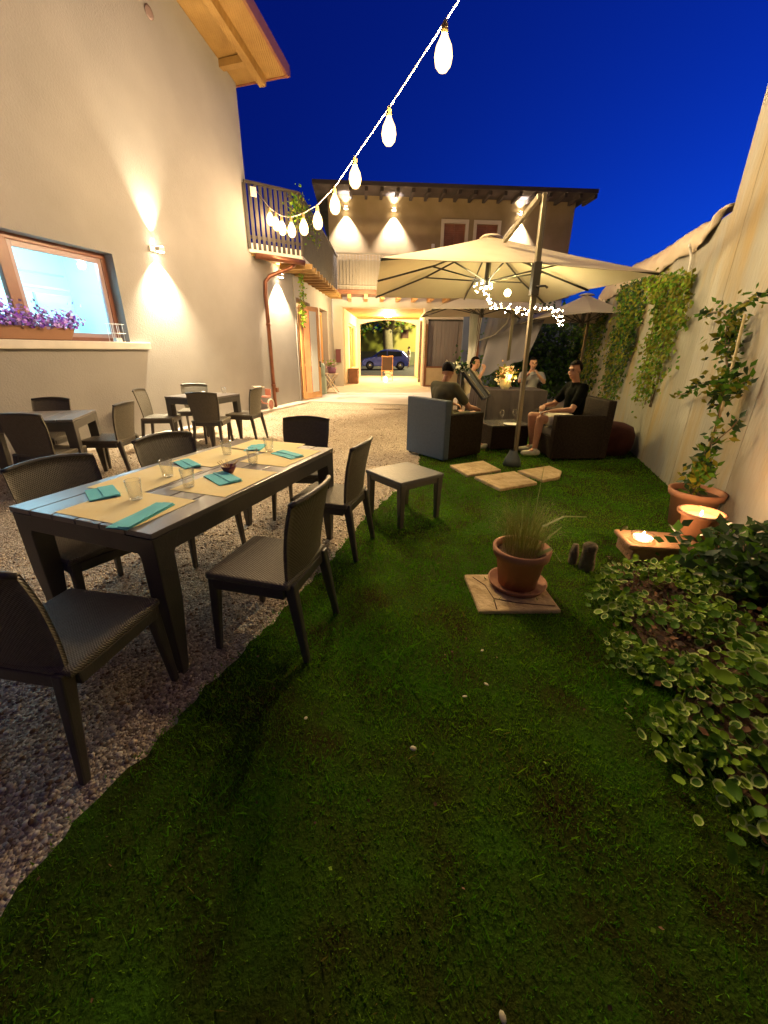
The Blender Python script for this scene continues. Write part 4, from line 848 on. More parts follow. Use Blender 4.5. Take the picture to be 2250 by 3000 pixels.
NAP = [(.25, -.70, 9, .10, .30, 'long teal napkin near the table corner closest to the camera'), (-.19, -.55, 60, .13, .2, 'folded teal napkin beside the nearest tumbler on the house side'), (-.22, .05, 62, .10, .22, 'teal napkin in front of the second house side chair'),
       (.20, -.12, 62, .13, .24, 'teal napkin in front of the nearest lawn side chair'), (-.10, .60, 20, .12, .2, 'teal napkin at the far end of the table, left of the tumbler'), (.24, .50, 68, .11, .24, 'teal napkin in front of the second lawn side chair')]
for k, (v, u, a, w_, l_, lab) in enumerate(NAP):
    b = MB(); p = tp(v, u, 0); rr = TR + R(a) ; 
    vs = []
    for j in range(7):
        yy = (j / 6 - .5) * l_
        for i in range(5): xx = (i / 4 - .5) * w_; vs.append((xx, yy, .004 + .003 * math.sin(i / 4 * PI) + .0012 * math.sin(j * 1.3 + k)))
    vs2 = [(x, y, .0) for x, y, z in vs]; q = [(j*5+i, j*5+i+1, j*5+i+6, j*5+i+5) for j in range(6) for i in range(4)]
    b.mesh(vs, q); b.mesh(vs2, [f[::-1] for f in q])
    for j in range(6): 
        for i in (0, 4): b.mesh([vs[j*5+i], vs[(j+1)*5+i], vs2[(j+1)*5+i], vs2[j*5+i]], [(0, 1, 2, 3)])
    b.box((w_ * .22, .004, .0095), (w_ * .54, l_ * .97, .0022), R(1.5))
    o = b.build('napkin', m_teal); o.location = (p.x, p.y, .7535); o.rotation_euler = (0, 0, rr); tag(o, lab, 'napkin', 'teal napkins on the long table')
GL = [(.04, -.55, 'tumbler standing nearest the camera by the folded napkin'), (.13, -.30, 'tumbler in the middle near half of the long table'), (-.12, -.20, 'tumbler on the house side of the table middle'), (-.16, .36, 'low tumbler at the far house side of the table'), (.05, .56, 'tallest looking tumbler at the far end of the table'), (.16, .22, 'tumbler beside the toothpick bowl on its lawn side')]
g = MB(); g.lathe([(.0, .001), (.026, .001), (.029, .006), (.037, .098), (.0362, .1005), (.0345, .098), (.0262, .012), (.0, .010)], 24)
g0 = g.build('glass_tumbler', m_glass)
for k, (v, u, lab) in enumerate(GL):
    o = g0 if k == 0 else g0.copy()
    if k: COL.objects.link(o)
    p = tp(v, u); o.location = (p.x, p.y, .7535); tag(o, lab, 'glass', 'clear tumblers on the long table')
bw = thing('toothpick_bowl', 'small dark red bowl with wooden picks in the middle of the table', 'bowl', tp(.15, -.0, .7505))
MB().lathe([(0, .0), (.022, 0), (.035, .02), (.048, .045), (.045, .045), (.03, .02), (0, .01)], 20).build('bowl', mat('maroon_glaze', (.16, .03, .05), .3), bw)
b = MB()
for k in range(14): a = random.random() * 6.3; b.tube([(math.cos(a) * .01, math.sin(a) * .01, .02), (math.cos(a) * .06, math.sin(a) * .06, .07)], .0018, 5)
b.build('picks', mat('pick_wood', (.6, .42, .2), .6), bw)
# bits on the far small table
b = MB(); b.lathe([(0, 0), (.06, 0), (.07, .03), (.02, .07), (0, .07)], 14, c=(-2.85, 6.55, .753)); tag(b.build('ashtray', m_white), 'small white dish on the far small table', 'dish')
g1 = g0.copy(); COL.objects.link(g1); g1.location = (-2.68, 6.95, .753); tag(g1, 'tumbler standing on the far small table', 'glass', 'tumblers on the far small table'); g1['group'] = 'tumblers on the far small table'

# side table on the lawn edge
sd = thing('side_table', 'low square grey side table standing where gravel meets lawn', 'side table', (.18, 3.49, .01), R(38))
b = MB(); b.box((0, 0, .415), (.50, .50, .035)); b.build('tabletop', mat('grey_top', (.075, .075, .08), .45, (.09, .09, .095), 6, bump=.15, bscale=40), sd, bevel=.008)
b = MB(); 
for s_ in (-1, 1): b.box((s_ * .22, 0, .375), (.03, .38, .045)); b.box((0, s_ * .22, .375), (.38, .03, .045))
b.build('apron', m_resin_s, sd, bevel=.004)
for sx in (-1, 1):
    for sy in (-1, 1): b = MB(); b.box((sx * .215, sy * .215, .2), (.06, .06, .40), taper=.65); b.build('leg', m_resin_s, sd, bevel=.006)

# ------------------------------------------------------------------ paving
for poly_, lab in (([(.86, 5.17), (1.36, 5.43), (1.49, 4.97), (1.01, 4.72)], 'paving slab left of the parasol base'), ([(1.08, 4.66), (1.64, 4.92), (1.77, 4.45), (1.27, 4.2)], 'front paving slab nearest the camera before the parasol'),
                   ([(1.68, 4.94), (2.19, 5.20), (2.25, 4.94), (2.12, 4.68), (1.87, 4.54)], 'chipped paving slab right of the parasol base')):
    b = MB(); b.prism(poly_[::-1], .0, .052); tag(b.build('paving_slab', m_slab, bevel=.012), lab, 'paving slab', 'slabs round the parasol base')
b = MB(); b.box((.80, 2.19, .022), (.49, .42, .036), R(2)); b = b.build('stone_tile', m_slab, bevel=.012); tag(b, 'cracked pale stone tile under the terracotta grass pot', 'stone tile')
b = MB()
for q in ([(.60, 2.35, .0415), (.66, 2.25, .0415), (.68, 2.1, .0415), (.67, 1.99, .0415)], [(.68, 2.1, .0415), (.8, 2.06, .0415), (.93, 2.04, .0415), (1.03, 2.03, .0415)]): b.tube(q, .0035, 4)
c_ = b.build('crack', mat('crack_dark', (.15, .09, .05), .9), bpy.data.objects['stone_tile'])

# ------------------------------------------------------------------ terracotta pot with grass
def pot(root, r, h, soil=True, n=28):
    MB().lathe([(0, 0), (r * .70, 0), (r * .93, h * .82), (r * 1.04, h * .83), (r * 1.07, h), (r * .93, h), (r * .9, h * .84), (r * .85, h * .8)], n).build('pot', m_terra, root)
    if soil: MB().lathe([(0, h * .87), (r * .91, h * .85)], 20).build('soil', m_soil, root)
gp = thing('potted_grass', 'terracotta pot of fine wispy grass standing on the stone tile', 'potted plant', (.87, 2.27, .04))
MB().lathe([(0, 0), (.165, 0), (.185, .035), (.175, .035), (.16, .012), (0, .012)], 28).build('saucer', m_terra, gp)
pr = thing('x', '', ''); bpy.data.objects.remove(pr)
sub = MB(); r_, h_ = .165, .27
sub.lathe([(0, .014), (r_ * .72, .014), (r_ * .92, h_ * .8), (r_ * 1.04, h_ * .81), (r_ * 1.08, h_), (r_ * .95, h_), (r_ * .9, h_ * .8)], 32); sub.build('pot', m_terra, gp)
MB().lathe([(0, h_ * .9), (r_ * .92, h_ * .86)], 20).build('soil', m_soil, gp)
n = 1000; a = rng.random(n) * 2 * PI; rr = .12 * np.sqrt(rng.random(n)); H = .20 + .22 * rng.random(n); sp_ = .03 + .19 * rng.random(n) ** 1.3; K = 5; w_ = .00055
ca, sa = np.cos(a), np.sin(a); tt = a + PI/2 + rng.normal(0, .6, n); rows = []
for q in range(K + 1):
    u = q / K; x = ca * (rr + sp_ * u ** 1.8); y = sa * (rr + sp_ * u ** 1.8); z = .24 + H * (u * 1.25 - .25 * u * u - sp_ * 1.6 * u ** 4); k = w_ * (1 - u * .8)
    rows += [np.c_[x - np.cos(tt) * k, y - np.sin(tt) * k, z], np.c_[x + np.cos(tt) * k, y + np.sin(tt) * k, z]]
V = np.stack(rows, 1).reshape(-1, 3); i_ = (np.arange(n) * (2 * K + 2))[:, None]
F = np.concatenate([i_ + np.array([[2*q, 2*q+1, 2*q+3, 2*q+2]]) for q in range(K)], 1).reshape(-1, 4)
npmesh('foliage', V, F, [mat('wisp_green', (.28, .32, .06), .6), mat('wisp_olive', (.40, .36, .10), .6)], np.repeat(rng.integers(0, 2, n), 5), gp)
b = MB()
for pts_, w0 in (([(.05, 0, .25), (.10, -.02, .42), (.2, -.05, .50), (.32, -.08, .51)], .012), ([(.02, 0, .25), (.06, .03, .5), (.075, .05, .78)], .008), ([(.08, -.05, .24), (.15, -.08, .30), (.21, -.1, .22)], .02), ([(.0, .03, .25), (-.06, .05, .48), (-.1, .06, .66)], .006), ([(.06, -.02, .25), (.15, -.04, .37), (.2, -.05, .43)], .01)):
    k = len(pts_)
    for i in range(k - 1):
        p, q = Vector(pts_[i]), Vector(pts_[i+1]); wa = w0 * (1 - i / k); wb = w0 * (1 - (i + 1) / k) + .0005
        b.mesh([p + Vector((0, -wa, 0)), p + Vector((0, wa, .004)), q + Vector((0, wb, .004)), q + Vector((0, -wb, 0))], [(0, 1, 2, 3)])
b.build('long_blade', mat('blade_lime', (.25, .28, .06), .5), gp)

# ------------------------------------------------------------------ corner with pots, candles and climber
cp = thing('potted_climber', 'tall vine on a bamboo cane in a terracotta pot by the wall', 'potted plant', (2.72, 3.33, .018))
sub = MB(); r_, h_ = .20, .33; sub.lathe([(0, .0), (r_ * .72, 0), (r_ * .9, h_ * .82), (r_ * 1.02, h_ * .83), (r_ * 1.06, h_), (r_ * .95, h_), (r_ * .88, h_ * .8)], 32); sub.build('pot', m_terra, cp)
MB().lathe([(0, h_ * .9), (r_ * .92, h_ * .86)], 20).build('soil', m_soil, cp)
MB().tube([ww(-1.93, .3, .24) - cp.location, ww(-1.76, 1.07, .16) - cp.location, ww(-1.5, 1.75, .1) - cp.location], .011, 8).build('cane', m_bamboo, cp)
org = Vector((2.72, 3.33, .018))
def wl(L_): return [(0.0, 0.0, .28)] * 0 + [tuple(ww(*q) - org) for q in L_]
ST = [wl([(-1.95, .33, .25), (-1.98, .6, .24), (-1.85, .84, .2), (-1.75, 1.07, .17), (-1.62, 1.31, .15), (-1.42, 1.56, .13), (-1.28, 1.74, .12), (-1.05, 1.81, .12), (-.52, 1.82, .12)]),
      wl([(-1.93, .33, .22), (-1.9, .6, .2), (-1.78, .9, .18), (-1.66, 1.2, .13), (-1.45, 1.5, .15), (-1.3, 1.72, .14), (-1.49, 1.85, .12), (-1.85, 1.86, .12)]),
      wl([(-1.72, 1.12, .17), (-1.4, 1.22, .13), (-1.07, 1.18, .12), (-.7, 1.06, .1), (-.4, .98, .1)]), wl([(-1.96, .33, .26), (-1.95, .45, .3), (-2.0, .58, .26), (-1.9, .7, .24)]),
      wl([(-1.68, 1.15, .16), (-1.8, 1.2, .13), (-1.9, 1.24, .12)]), wl([(-1.9, .75, .2), (-2.0, .9, .15), (-2.03, .96, .14)])]
b = MB(); [b.tube(s_, .0055, 5) for s_ in ST]; b.build('stem', m_stem, cp)
PP = []
for si, s_ in enumerate(ST):
    for k in range((170, 150, 60, 110, 50, 30)[si]):
        u = random.random() * (len(s_) - 1); i = int(u); p = Vector(s_[i]).lerp(Vector(s_[i+1]), u - i)
        if si < 2 and .55 < p.z < 1.0 and random.random() < .8: continue
        PP.append(p + Vector((random.gauss(0, .035), random.gauss(0, .03), random.gauss(0, .035))))
for c_, k in ((ww(-1.38, 1.6, .13) - org, 110), (ww(-1.68, 1.2, .15) - org, 110), (ww(-1.97, .5, .25) - org, 80)): PP += [Vector(c_) + Vector((random.gauss(0, .06), random.gauss(0, .05), random.gauss(0, .09))) for _ in range(k)]
P = np.array([p[:] for p in PP]); leaves('foliage', P, np.tile([-.5, -.8, .4], (len(P), 1)), .066, [m_leaf1, m_leafy, m_leaf3], cp, w=.5)
ln = thing('hanging_lantern', 'small glass tealight lantern hanging in the climbing vine', 'lantern', (0, 0, 0))
ln.location = ww(-1.62, 1.04, .17)
MB().lathe([(0, 0), (.04, 0), (.045, .02), (.045, .1), (.02, .13), (0, .14)], 14).build('glass_body', m_glass, ln); MB().tube([(0, 0, .13), (0, 0, .24)], .003, 5).build('hanger', m_dmetal, ln); MB().lathe([(0, -.01), (.05, -.01), (.05, .004), (0, .004)], 14).build('base', m_dmetal, ln)
# glass candle pot on its brick shelf
b = MB(); b.box((2.13, 2.72, .06), (.60, .28, .14), R(-8)); b.box((2.11, 2.70, .15), (.66, .30, .035), R(-8)); tag(b.build('stone_ledge', mat('brown_stone', (.30, .15, .07), .85, (.40, .22, .12), 9, bump=.5, bscale=40), bevel=.015), 'low stone block carrying the candles among the plants', 'stone block')
cg = thing('candle_bowl', 'round clear glass dish with burning candle on the stone block', 'candle', (1.90, 2.68, .168))
MB().lathe([(0, 0), (.06, 0), (.085, .05), (.08, .05), (.056, .008), (0, .008)], 24).build('glass_dish', m_glass, cg)
MB().lathe([(0, .01), (.055, .01), (.065, .03), (0, .032)], 20).build('wax', mat('candle_wax', (.8, .6, .35), .5, emit=(1, .6, .25), estr=3.5), cg)
MB().ball((0, 0, .055), .012, sc=(.6, .6, 1.6)).build('flame', emat('flame', (1, .6, .2), 60), cg); lamp('POINT', (0, 0, .1), 2, (1, .6, .28), .02, cg, name='candle_light')
tc_ = thing('candle_pot', 'wide terracotta pot with glowing candle in front of the vine pot', 'candle', (2.34, 2.76, .168), 0)
MB().lathe([(0, 0), (.10, 0), (.12, .17), (.15, .18), (.155, .2), (.125, .205), (.11, .17), (.1, .02), (0, .02)], 30).build('pot', m_terra, tc_)
MB().lathe([(0, .165), (.108, .165)], 20).build('wax', mat('orange_wax', (.8, .3, .08), .5, emit=(1, .3, .05), estr=1.2), tc_)
MB().ball((0, 0, .19), .014, sc=(.6, .6, 1.6)).build('flame', emat('flame2', (1, .5, .12), 60), tc_); lamp('POINT', (0, 0, .3), 3, (1, .55, .25), .02, tc_, name='candle_light')
# garden bed
def lab_leaf(name, n, poly, zfn, size, label, cat, mats, jit=.45, w=.85, seg=8):
    """rounded leaves with pale margins"""
    Q = scatter_poly(poly, n * 3); cl_n = np.sin(Q[:, 0] * 11 + np.sin(Q[:, 1] * 8) * 1.5) + np.sin(Q[:, 1] * 13 + Q[:, 0] * 5); Q = Q[(cl_n + rng.normal(0, .6, len(Q))) > .0][:n]; n = len(Q); Q = Q + rng.normal(0, .045, (n, 2)); P = np.c_[Q, zfn(Q)]
    N = np.tile([0, -.25, 1.], (n, 1)) + rng.normal(0, jit, (n, 3)); N /= np.linalg.norm(N, axis=1)[:, None]
    T = rng.normal(0, 1, (n, 3)); T -= N * (T * N).sum(1)[:, None]; T /= np.linalg.norm(T, axis=1)[:, None]; B = np.cross(N, T)
    s = size * (.45 + .9 * rng.random(n)); V = []; A = np.arange(seg) * 2 * PI / seg; 
    for rad, dz in ((.36, .0), (.5, .06)):
        for k in range(seg):
            r_ = rad * (1.15 if k == 0 else 1); V.append(P + (T * (math.cos(A[k]) * r_)+ B * (math.sin(A[k]) * r_ * w) + N * dz) * s[:, None])
    V.append(P - N * .05 * s[:, None]); V = np.stack(V, 1).reshape(-1, 3); st_ = 2 * seg + 1
    inner = [(2*seg, k, (k+1) % seg) for k in range(seg)]; outer = []
    for k in range(seg): outer += [(k, seg+k, seg+(k+1) % seg), (k, seg+(k+1) % seg, (k+1) % seg)]
    fc_ = np.array(inner + outer); F = (fc_[None] + (np.arange(n) * st_)[:, None, None]).reshape(-1, 3)
    kind_ = rng.integers(0, 2, n); varieg = rng.random(n) < .35
    mi = np.concatenate([np.repeat(kind_[:, None], seg, 1), np.where(varieg, 2, kind_)[:, None].repeat(2*seg, 1)], 1).ravel()
    return npmesh(name, V, F, mats, mi)
BED = [(1.40, 1.55), (1.45, 2.0), (1.62, 2.4), (1.75, 2.6), (2.3, 2.55), (2.75, 2.7), (2.6, 2.2), (2.45, 1.4), (2.2, .8), (1.95, .1), (1.5, .2), (1.28, .62), (1.30, 1.1)]
BEDW = [(x + random.gauss(0, .03), y + random.gauss(0, .03)) for (x, y), (x2, y2) in zip(BED, BED[1:] + BED[:1]) for (x, y) in [(x + (x2 - x) * q / 8, y + (y2 - y) * q / 8) for q in range(8)]]
b = MB(); b.prism(BEDW, .0, .026); b.build('flower_bed', m_soil)['kind'] = 'structure'
m_lit = [mat('litter_brown', (.14, .07, .03), .8), mat('litter_rust', (.20, .09, .03), .8), mat('litter_dark', (.05, .03, .015), .8)]
Q = scatter_poly([(x, y) for x, y in BED], 2600) + rng.normal(0, .09, (2600, 2)); tag(leaves('leaf_litter', np.c_[Q, .03 + .05 * rng.random(2600)], np.tile([0, -.1, 1.], (2600, 1)), .035, m_lit), 'brown dead leaves and stems under the ground cover', 'leaf litter', kind='stuff')
def zf(Q): d = np.clip((Q[:, 0] - (1.0 + .28 * Q[:, 1] * .6)) * 1.3, 0, 1); return .04 + .13 * d * rng.random(len(Q)) ** .6 + .04 * rng.random(len(Q))
o = lab_leaf('ground_cover', 3300, [(1.12, 1.5), (1.28, 1.95), (1.45, 2.4), (1.75, 2.5), (2.3, 2.4), (2.6, 2.2), (2.4, 1.4), (2.2, .8), (1.9, .15), (1.35, .25), (1.1, .7), (1.08, 1.1)], zf, .042, '', '', [m_leaf2, m_leaf1, m_leafpale])
tag(o, 'low variegated round leaved ground cover along the lawn edge', 'ground cover', kind='stuff')
o = lab_leaf('broad_leaf_plant', 520, [(1.15, .62), (1.35, 1.1), (1.6, 1.6), (2.1, 1.5), (1.9, .6), (1.5, .4)], lambda Q: .14 + .10 * rng.random(len(Q)), .058, '', '', [m_leaf2, m_leaf1, m_leafpale], jit=.35)
bp_ = thing('broad_leaf_plant', 'broad leaved plant with white leaf edges at the lower right', 'plant'); o.name = 'foliage'; o.parent = bp_
b = MB(); [b.tube([(1.5 + .03 * k, .6 + .08 * k, .02), (1.5 + .03 * k + .06 * math.sin(k * 2), .62 + .08 * k, .1), (1.5 + .03 * k + .14 * math.sin(k * 2), .64 + .08 * k, .17)], .004, 5) for k in range(14)]; b.build('stem', m_stem, bp_)
dp = thing('leafy_shrub', 'bushy dark green plant with pointed leaves beside the candle pot', 'plant', (2.35, 2.25, .03))
P = np.r_[rng.normal(0, 1, (900, 3)) * np.array([.22, .17, .08]) + np.array([.05, 0, .20]), rng.normal(0, 1, (120, 3)) * np.array([.12, .1, .05]) + np.array([.2, .05, .34])]; P[:, 2] = np.maximum(P[:, 2], .02); leaves('foliage', P, np.tile([-.2, -.4, 1.], (len(P), 1)), .085, [m_leaf3, m_leaf1, m_leaf3], dp, w=.55, jit=.5)
b = MB(); [b.tube([(0, 0, 0), (math.cos(k) * .1, math.sin(k) * .1, .3)], .005, 5) for k in range(9)]; b.build('stem', m_stem, dp)
b = MB(); b.lathe([(.05, 0), (.055, .05), (.045, .15), (.05, .2), (.03, .22), (0, .2)], 9, c=(1.44, 2.52, .0)); b.lathe([(.03, 0), (.035, .1), (.02, .17), (0, .17)], 7, c=(1.38, 2.6, .0)); tag(b.build('tree_stump', mat('mossy_bark', (.10, .08, .04), .9, (.17, .13, .07), 9, bump=.8)), 'small weathered wood stump at the lawn edge left of the candles', 'stump')
cv = scatter_poly([(x, y) for x, y in LAWNP], 900); cv = cv[(cv[:, 1] < 5)][:420]
tag(leaves('clover', np.c_[cv, .03 + .02 * rng.random(len(cv))], np.tile([0, -.2, 1.], (len(cv), 1)), .013, [m_leaf1, m_leaf2, m_lit[0]], w=.9), 'tiny clover and dry leaves scattered through the lawn', 'clover', kind='stuff')
# fallen petals on the lawn
for k, (x, y, s_) in enumerate(((.12, 1.08, .012), (-.31, 1.21, .008), (.47, 1.40, .012), (.36, 1.33, .010), (.50, 1.62, .009), (.28, .42, .010))):
    b = MB(); b.ball((0, 0, 0), s_, 8, 5, sc=(1.2, .8, .35)); o = b.build('petal', mat('petal_cream', (.6, .55, .35), .6)) if k == 0 else b.build('petal', bpy.data.materials['petal_cream']); o.location = (x, y, .055); o.rotation_euler = (.3, .2, k)
    tag(o, 'small pale petal fallen on the dark lawn', 'petal', 'pale petals fallen on the lawn')
tag(thing('x', '', ''), '', ''); bpy.data.objects.remove(bpy.data.objects['x'])

# ------------------------------------------------------------------ window flower box and rack
fb = thing('flower_box', 'brown window box of purple flowers on the kitchen sill', 'flower box', hw(-5.6, 1.53, -.02), HROT)
MB().box((0, 0, .08), (.16, 1.75, .16), taper=.9).build('planter', mat('tan_planter', (.28, .13, .06), .6), fb, bevel=.008)
P = np.c_[rng.normal(0.02, .08, 1500), rng.uniform(-.88, .95, 1500), .15 + np.abs(rng.normal(0, .10, 1500))]; P[:, 2] += .06 * np.clip(np.sin(P[:, 1] * 7 + 1), 0, 1) * rng.random(1500)
leaves('flowers', P, np.tile([1., 0, .5], (1500, 1)), .045, [mat('purple_petal', (.38, .13, .70), .6), mat('lilac_petal', (.55, .35, .80), .6), mat('mauve_leaf', (.14, .08, .22), .6)], fb, w=.9)
rk = thing('wire_rack', 'small white wire shelf standing at the right end of the kitchen sill', 'rack', hw(-4.02, 1.53, -.04), HROT)
b = MB()
for y in (-.1, 0, .1):
    for x in (-.04, .04): b.tube([(x, y, 0), (x, y, .26)], .004, 5)
for z in (.12, .25): b.tube([(.04, -.12, z), (.04, .14, z)], .004, 5); b.tube([(-.04, -.12, z), (-.04, .14, z)], .004, 5)
b.build('wire_frame', m_white, rk); MB().box((0, .01, .02), (.07, .1, .07)).build('card', m_white, rk)
# tricycle
tk = thing('tricycle', 'small pink child tricycle leaning by the house wall', 'tricycle', hw(-.75, .055, .28), HROT + R(90))
m_pink = mat('faded_pink', (.55, .22, .16), .5); m_cr = mat('cream_plastic', (.75, .68, .55), .5)
# local x along the wall (+x towards the camera side)
def wheel(x, z, r_, par):
    mt = Matrix.Translation((x, 0, z)) @ Matrix.Rotation(PI/2, 4, 'X')
    w_ = MB(); w_.lathe([(r_ * .86, -.02), (r_, -.02), (r_, .02), (r_ * .86, .02), (r_ * .86, -.02)], 22, mtx=mt); o = w_.build('wheel', m_cr, par)
    w_ = MB(); w_.lathe([(0, -.012), (r_ * .86, -.008), (r_ * .86, .008), (0, .012)], 22, mtx=mt); w_.build('disc', m_pink, o)
wheel(-.28, .16, .16, tk); wheel(.33, .13, .13, tk)
b = MB(); b.tube([(-.28, 0, .16), (-.22, 0, .35), (-.16, 0, .46), (-.13, 0, .56)], .014, 8); b.tube([(-.2, 0, .4), (0, 0, .2), (.33, 0, .13)], .018, 8); b.tube([(-.2, 0, .38), (-.35, 0, .36), (-.47, 0, .3)], .012, 6); b.build('frame', m_pink, tk)
b = MB(); b.tube([(-.13, -.16, .58), (-.13, 0, .55), (-.13, .16, .58)], .013, 8); b.tube([(-.3, 0, .585), (-.02, 0, .565)], .02, 8); b.build('handlebar', m_cr, tk)
b = MB(); b.box((.16, 0, .33), (.2, .16, .04)); b.box((.26, 0, .42), (.03, .16, .16)); b.build('seat', m_pink, tk, bevel=.015)
b = MB(); b.box((-.28, .06, .12), (.05, .06, .015)); b.box((-.28, -.06, .2), (.05, .06, .015)); b.build('pedal', m_cr, tk)

# ------------------------------------------------------------------ lounge furniture
def armchair(name, label, cx, cy, rz_, mback, mside, w=.78, d=.80):
    t_ = thing(name, label, 'armchair', (cx, cy, .02), rz_)          # +y front
    MB().box((0, -d/2 + .06, .42), (w, .11, .80)).build('backrest', mback, t_, bevel=.015)
    for sx in (-1, 1): MB().box((sx * (w/2 - .06), .055, .32), (.115, d - .12, .60)).build('armrest', mside, t_, bevel=.015)
    MB().box((0, .05, .17), (w - .24, d - .14, .28)).build('seat_base', mside, t_, bevel=.01)
    MB().box((0, .07, .37), (w - .25, d - .18, .12)).build('cushion', mat('cushion', (.16, .15, .13), .9), t_, bevel=.03)
    for sx in (-1, 1):
        for sy in (-1, 1): MB().box((sx * (w/2 - .06), sy * (d/2 - .06), .01), (.05, .05, .03)).build('foot', m_black, t_)
    return t_
armchair('lounge_armchair', 'wicker armchair facing away, sky reflection painted on its back, on the gravel edge', .875, 5.96, math.atan2(.61, .79) - PI/2, m_armsky, m_wicker)
armchair('lounge_armchair', 'dark brown wicker armchair at right of the mast facing left', 2.72, 5.98, R(94), m_wicker, m_wicker, w=.76, d=.82)
tb = thing('coffee_table', 'low dark wicker coffee table with two wine glasses on it', 'coffee table', (1.88, 6.45, .02), R(12))
MB().box((0, 0, .19), (.62, .5, .34)).build('base', m_wicker, tb, bevel=.01); MB().box((0, 0, .375), (.68, .56, .025)).build('tabletop', mat('smoked_glass', (.09, .085, .08), .15), tb, bevel=.006)
g = MB(); g.lathe([(0, 0), (.035, 0), (.033, .004), (.005, .01), (.0045, .09), (.02, .105), (.036, .14), (.036, .17), (.028, .205), (.0265, .205), (.034, .17), (.033, .14), (.015, .108), (0, .1)], 20)
w0 = g.build('wine_glass', m_glass); w0.location = (1.80, 6.32, .412); tag(w0, 'left stemmed wine glass on the coffee table', 'wine glass', 'wine glasses on the coffee table')
w1 = w0.copy(); COL.objects.link(w1); w1.location = (2.02, 6.4, .412); tag(w1, 'stemmed wine glass just left of the parasol mast', 'wine glass')
b = MB(); b.lathe([(0, .0), (.10, 0), (.12, .014), (.10, .008), (0, .008)], 20, c=(1.93, 6.22, .412)); tag(b.build('snack_dish', m_white), 'shallow white snack dish between the wine glasses', 'dish')
# dark pouf beside the right armchair
b = MB(); b.lathe([(0, 0), (.26, 0), (.31, .1), (.32, .28), (.27, .4), (.15, .45), (0, .46)], 24, c=(3.45, 6.15, .02)); tag(b.build('pouf', mat('maroon_fabric', (.05, .012, .01), .95, (.08, .02, .016), 10)), 'dark maroon pouf between the right armchair and the wall', 'pouf')
# dark table with cloth behind the lounge
b = MB(); b.smooth = False; nu = 60; vs = []; X0, X1, Y0, Y1 = 1.78, 3.1, 8.0, 8.75
for j, z in enumerate((.76, .75, .5, .25, .05)):
    for i in range(nu):
        t_ = i / nu * 4; k = int(t_); f = t_ - k; cs = [(X0, Y0), (X1, Y0), (X1, Y1), (X0, Y1)]; (xa, ya), (xb, yb) = cs[k], cs[(k+1) % 4]; x, y = xa + (xb - xa) * f, ya + (yb - ya) * f
        e = (.0 if j < 2 else (.03 * (j - 1)) * (.5 + .5 * math.sin(i * 1.7))); cx, cy = (X0+X1)/2, (Y0+Y1)/2; L_ = math.hypot(x-cx, y-cy); vs.append((x + (x-cx)/L_*e, y + (y-cy)/L_*e, z))
b.mesh(vs, [tuple(range(nu))[::-1][::-1]] + [(j*nu+i, (j+1)*nu+i, (j+1)*nu+(i+1) % nu, j*nu+(i+1) % nu) for j in range(4) for i in range(nu)])
cl_ = b.build('tablecloth', mat('plum_cloth', (.06, .045, .05), .9, (.08, .06, .065), 5)); tag(cl_, 'dark plum tablecloth reaching the ground on the guests table', 'tablecloth')
b = MB(); b.box((2.44, 8.37, .735), (1.28, .72, .03)); gtb = b.build('guest_table', m_wood_dk); tag(gtb, 'table under the dark cloth where two guests sit', 'table')
b = MB(); [b.box((2.44 + sx * .55, 8.37 + sy * .28, .37), (.06, .06, .70)) for sx in (-1, 1) for sy in (-1, 1)]; b.build('leg_frame', m_wood_dk, gtb)
fv = thing('flower_vase', 'vase of pale orange flowers lit on the dark cloth table', 'vase', (2.33, 8.2, .765))
MB().lathe([(0, 0), (.07, 0), (.11, .08), (.1, .16), (.07, .2), (.06, .19)], 18).build('vase', mat('amber_vase', (.5, .38, .12), .3, emit=(1, .7, .25), estr=.04), fv)  # faint glow put into the vase material itself
P = np.c_[rng.normal(0, .085, 260), rng.normal(0, .07, 260), .27 + rng.normal(0, .08, 260)]; leaves('flowers', P, np.tile([0, -.7, .7], (260, 1)), .06, [mat('peach_petal', (.75, .42, .18), .6), mat('cream_petal', (.8, .65, .4), .6), m_leafy], fv, w=.9)
lamp('POINT', (.0, -.2, .3), .9, (1, .6, .25), .03, fv, name='table_candle'); MB().ball((.04, -.11, .24), .02).build('candle_flame', emat('flame3', (1, .75, .4), 30), fv)

# folded chair with pale frame behind the man in the cap
fcr = thing('folded_deckchair', 'folded dark deck chair with a pale edge leaning behind the capped man', 'folding chair', (1.55, 7.0, .02))
b = MB(); b.beam((-.3, 0, 1.18), (.08, -.1, .72), .035, .03); b.beam((-.18, .12, 1.2), (.2, .02, .76), .02, .02); b.build('frame', mat('pale_steel', (.28, .26, .2), .5), fcr)
b = MB(); b.mesh([(-.34, 0, 1.15), (-.16, .14, 1.2), (.24, .06, .74), (.06, -.1, .68), (-.34, .02, 1.13), (-.16, .16, 1.18), (.24, .08, .72), (.06, -.08, .66)], [(0, 1, 2, 3), (7, 6, 5, 4), (0, 4, 5, 1), (1, 5, 6, 2), (2, 6, 7, 3), (3, 7, 4, 0)]); b.build('canvas', mat('black_canvas', (.03, .03, .045), .8), fcr)
b = MB(); b.beam((-.3, .02, 0), (-.28, .02, 1.15), .03, .03); b.beam((.15, .02, 0), (.18, .03, .76), .03, .03); b.build('leg', mat('black_steel', (.03, .03, .03), .5), fcr)
wf = thing('bouquet', 'small bunch of white flowers beside the head of the capped man', 'flowers', (1.22, 7.0, 1.0)); P = np.c_[rng.normal(0, .07, 90), rng.normal(0, .05, 90), .2 + rng.normal(0, .05, 90)]
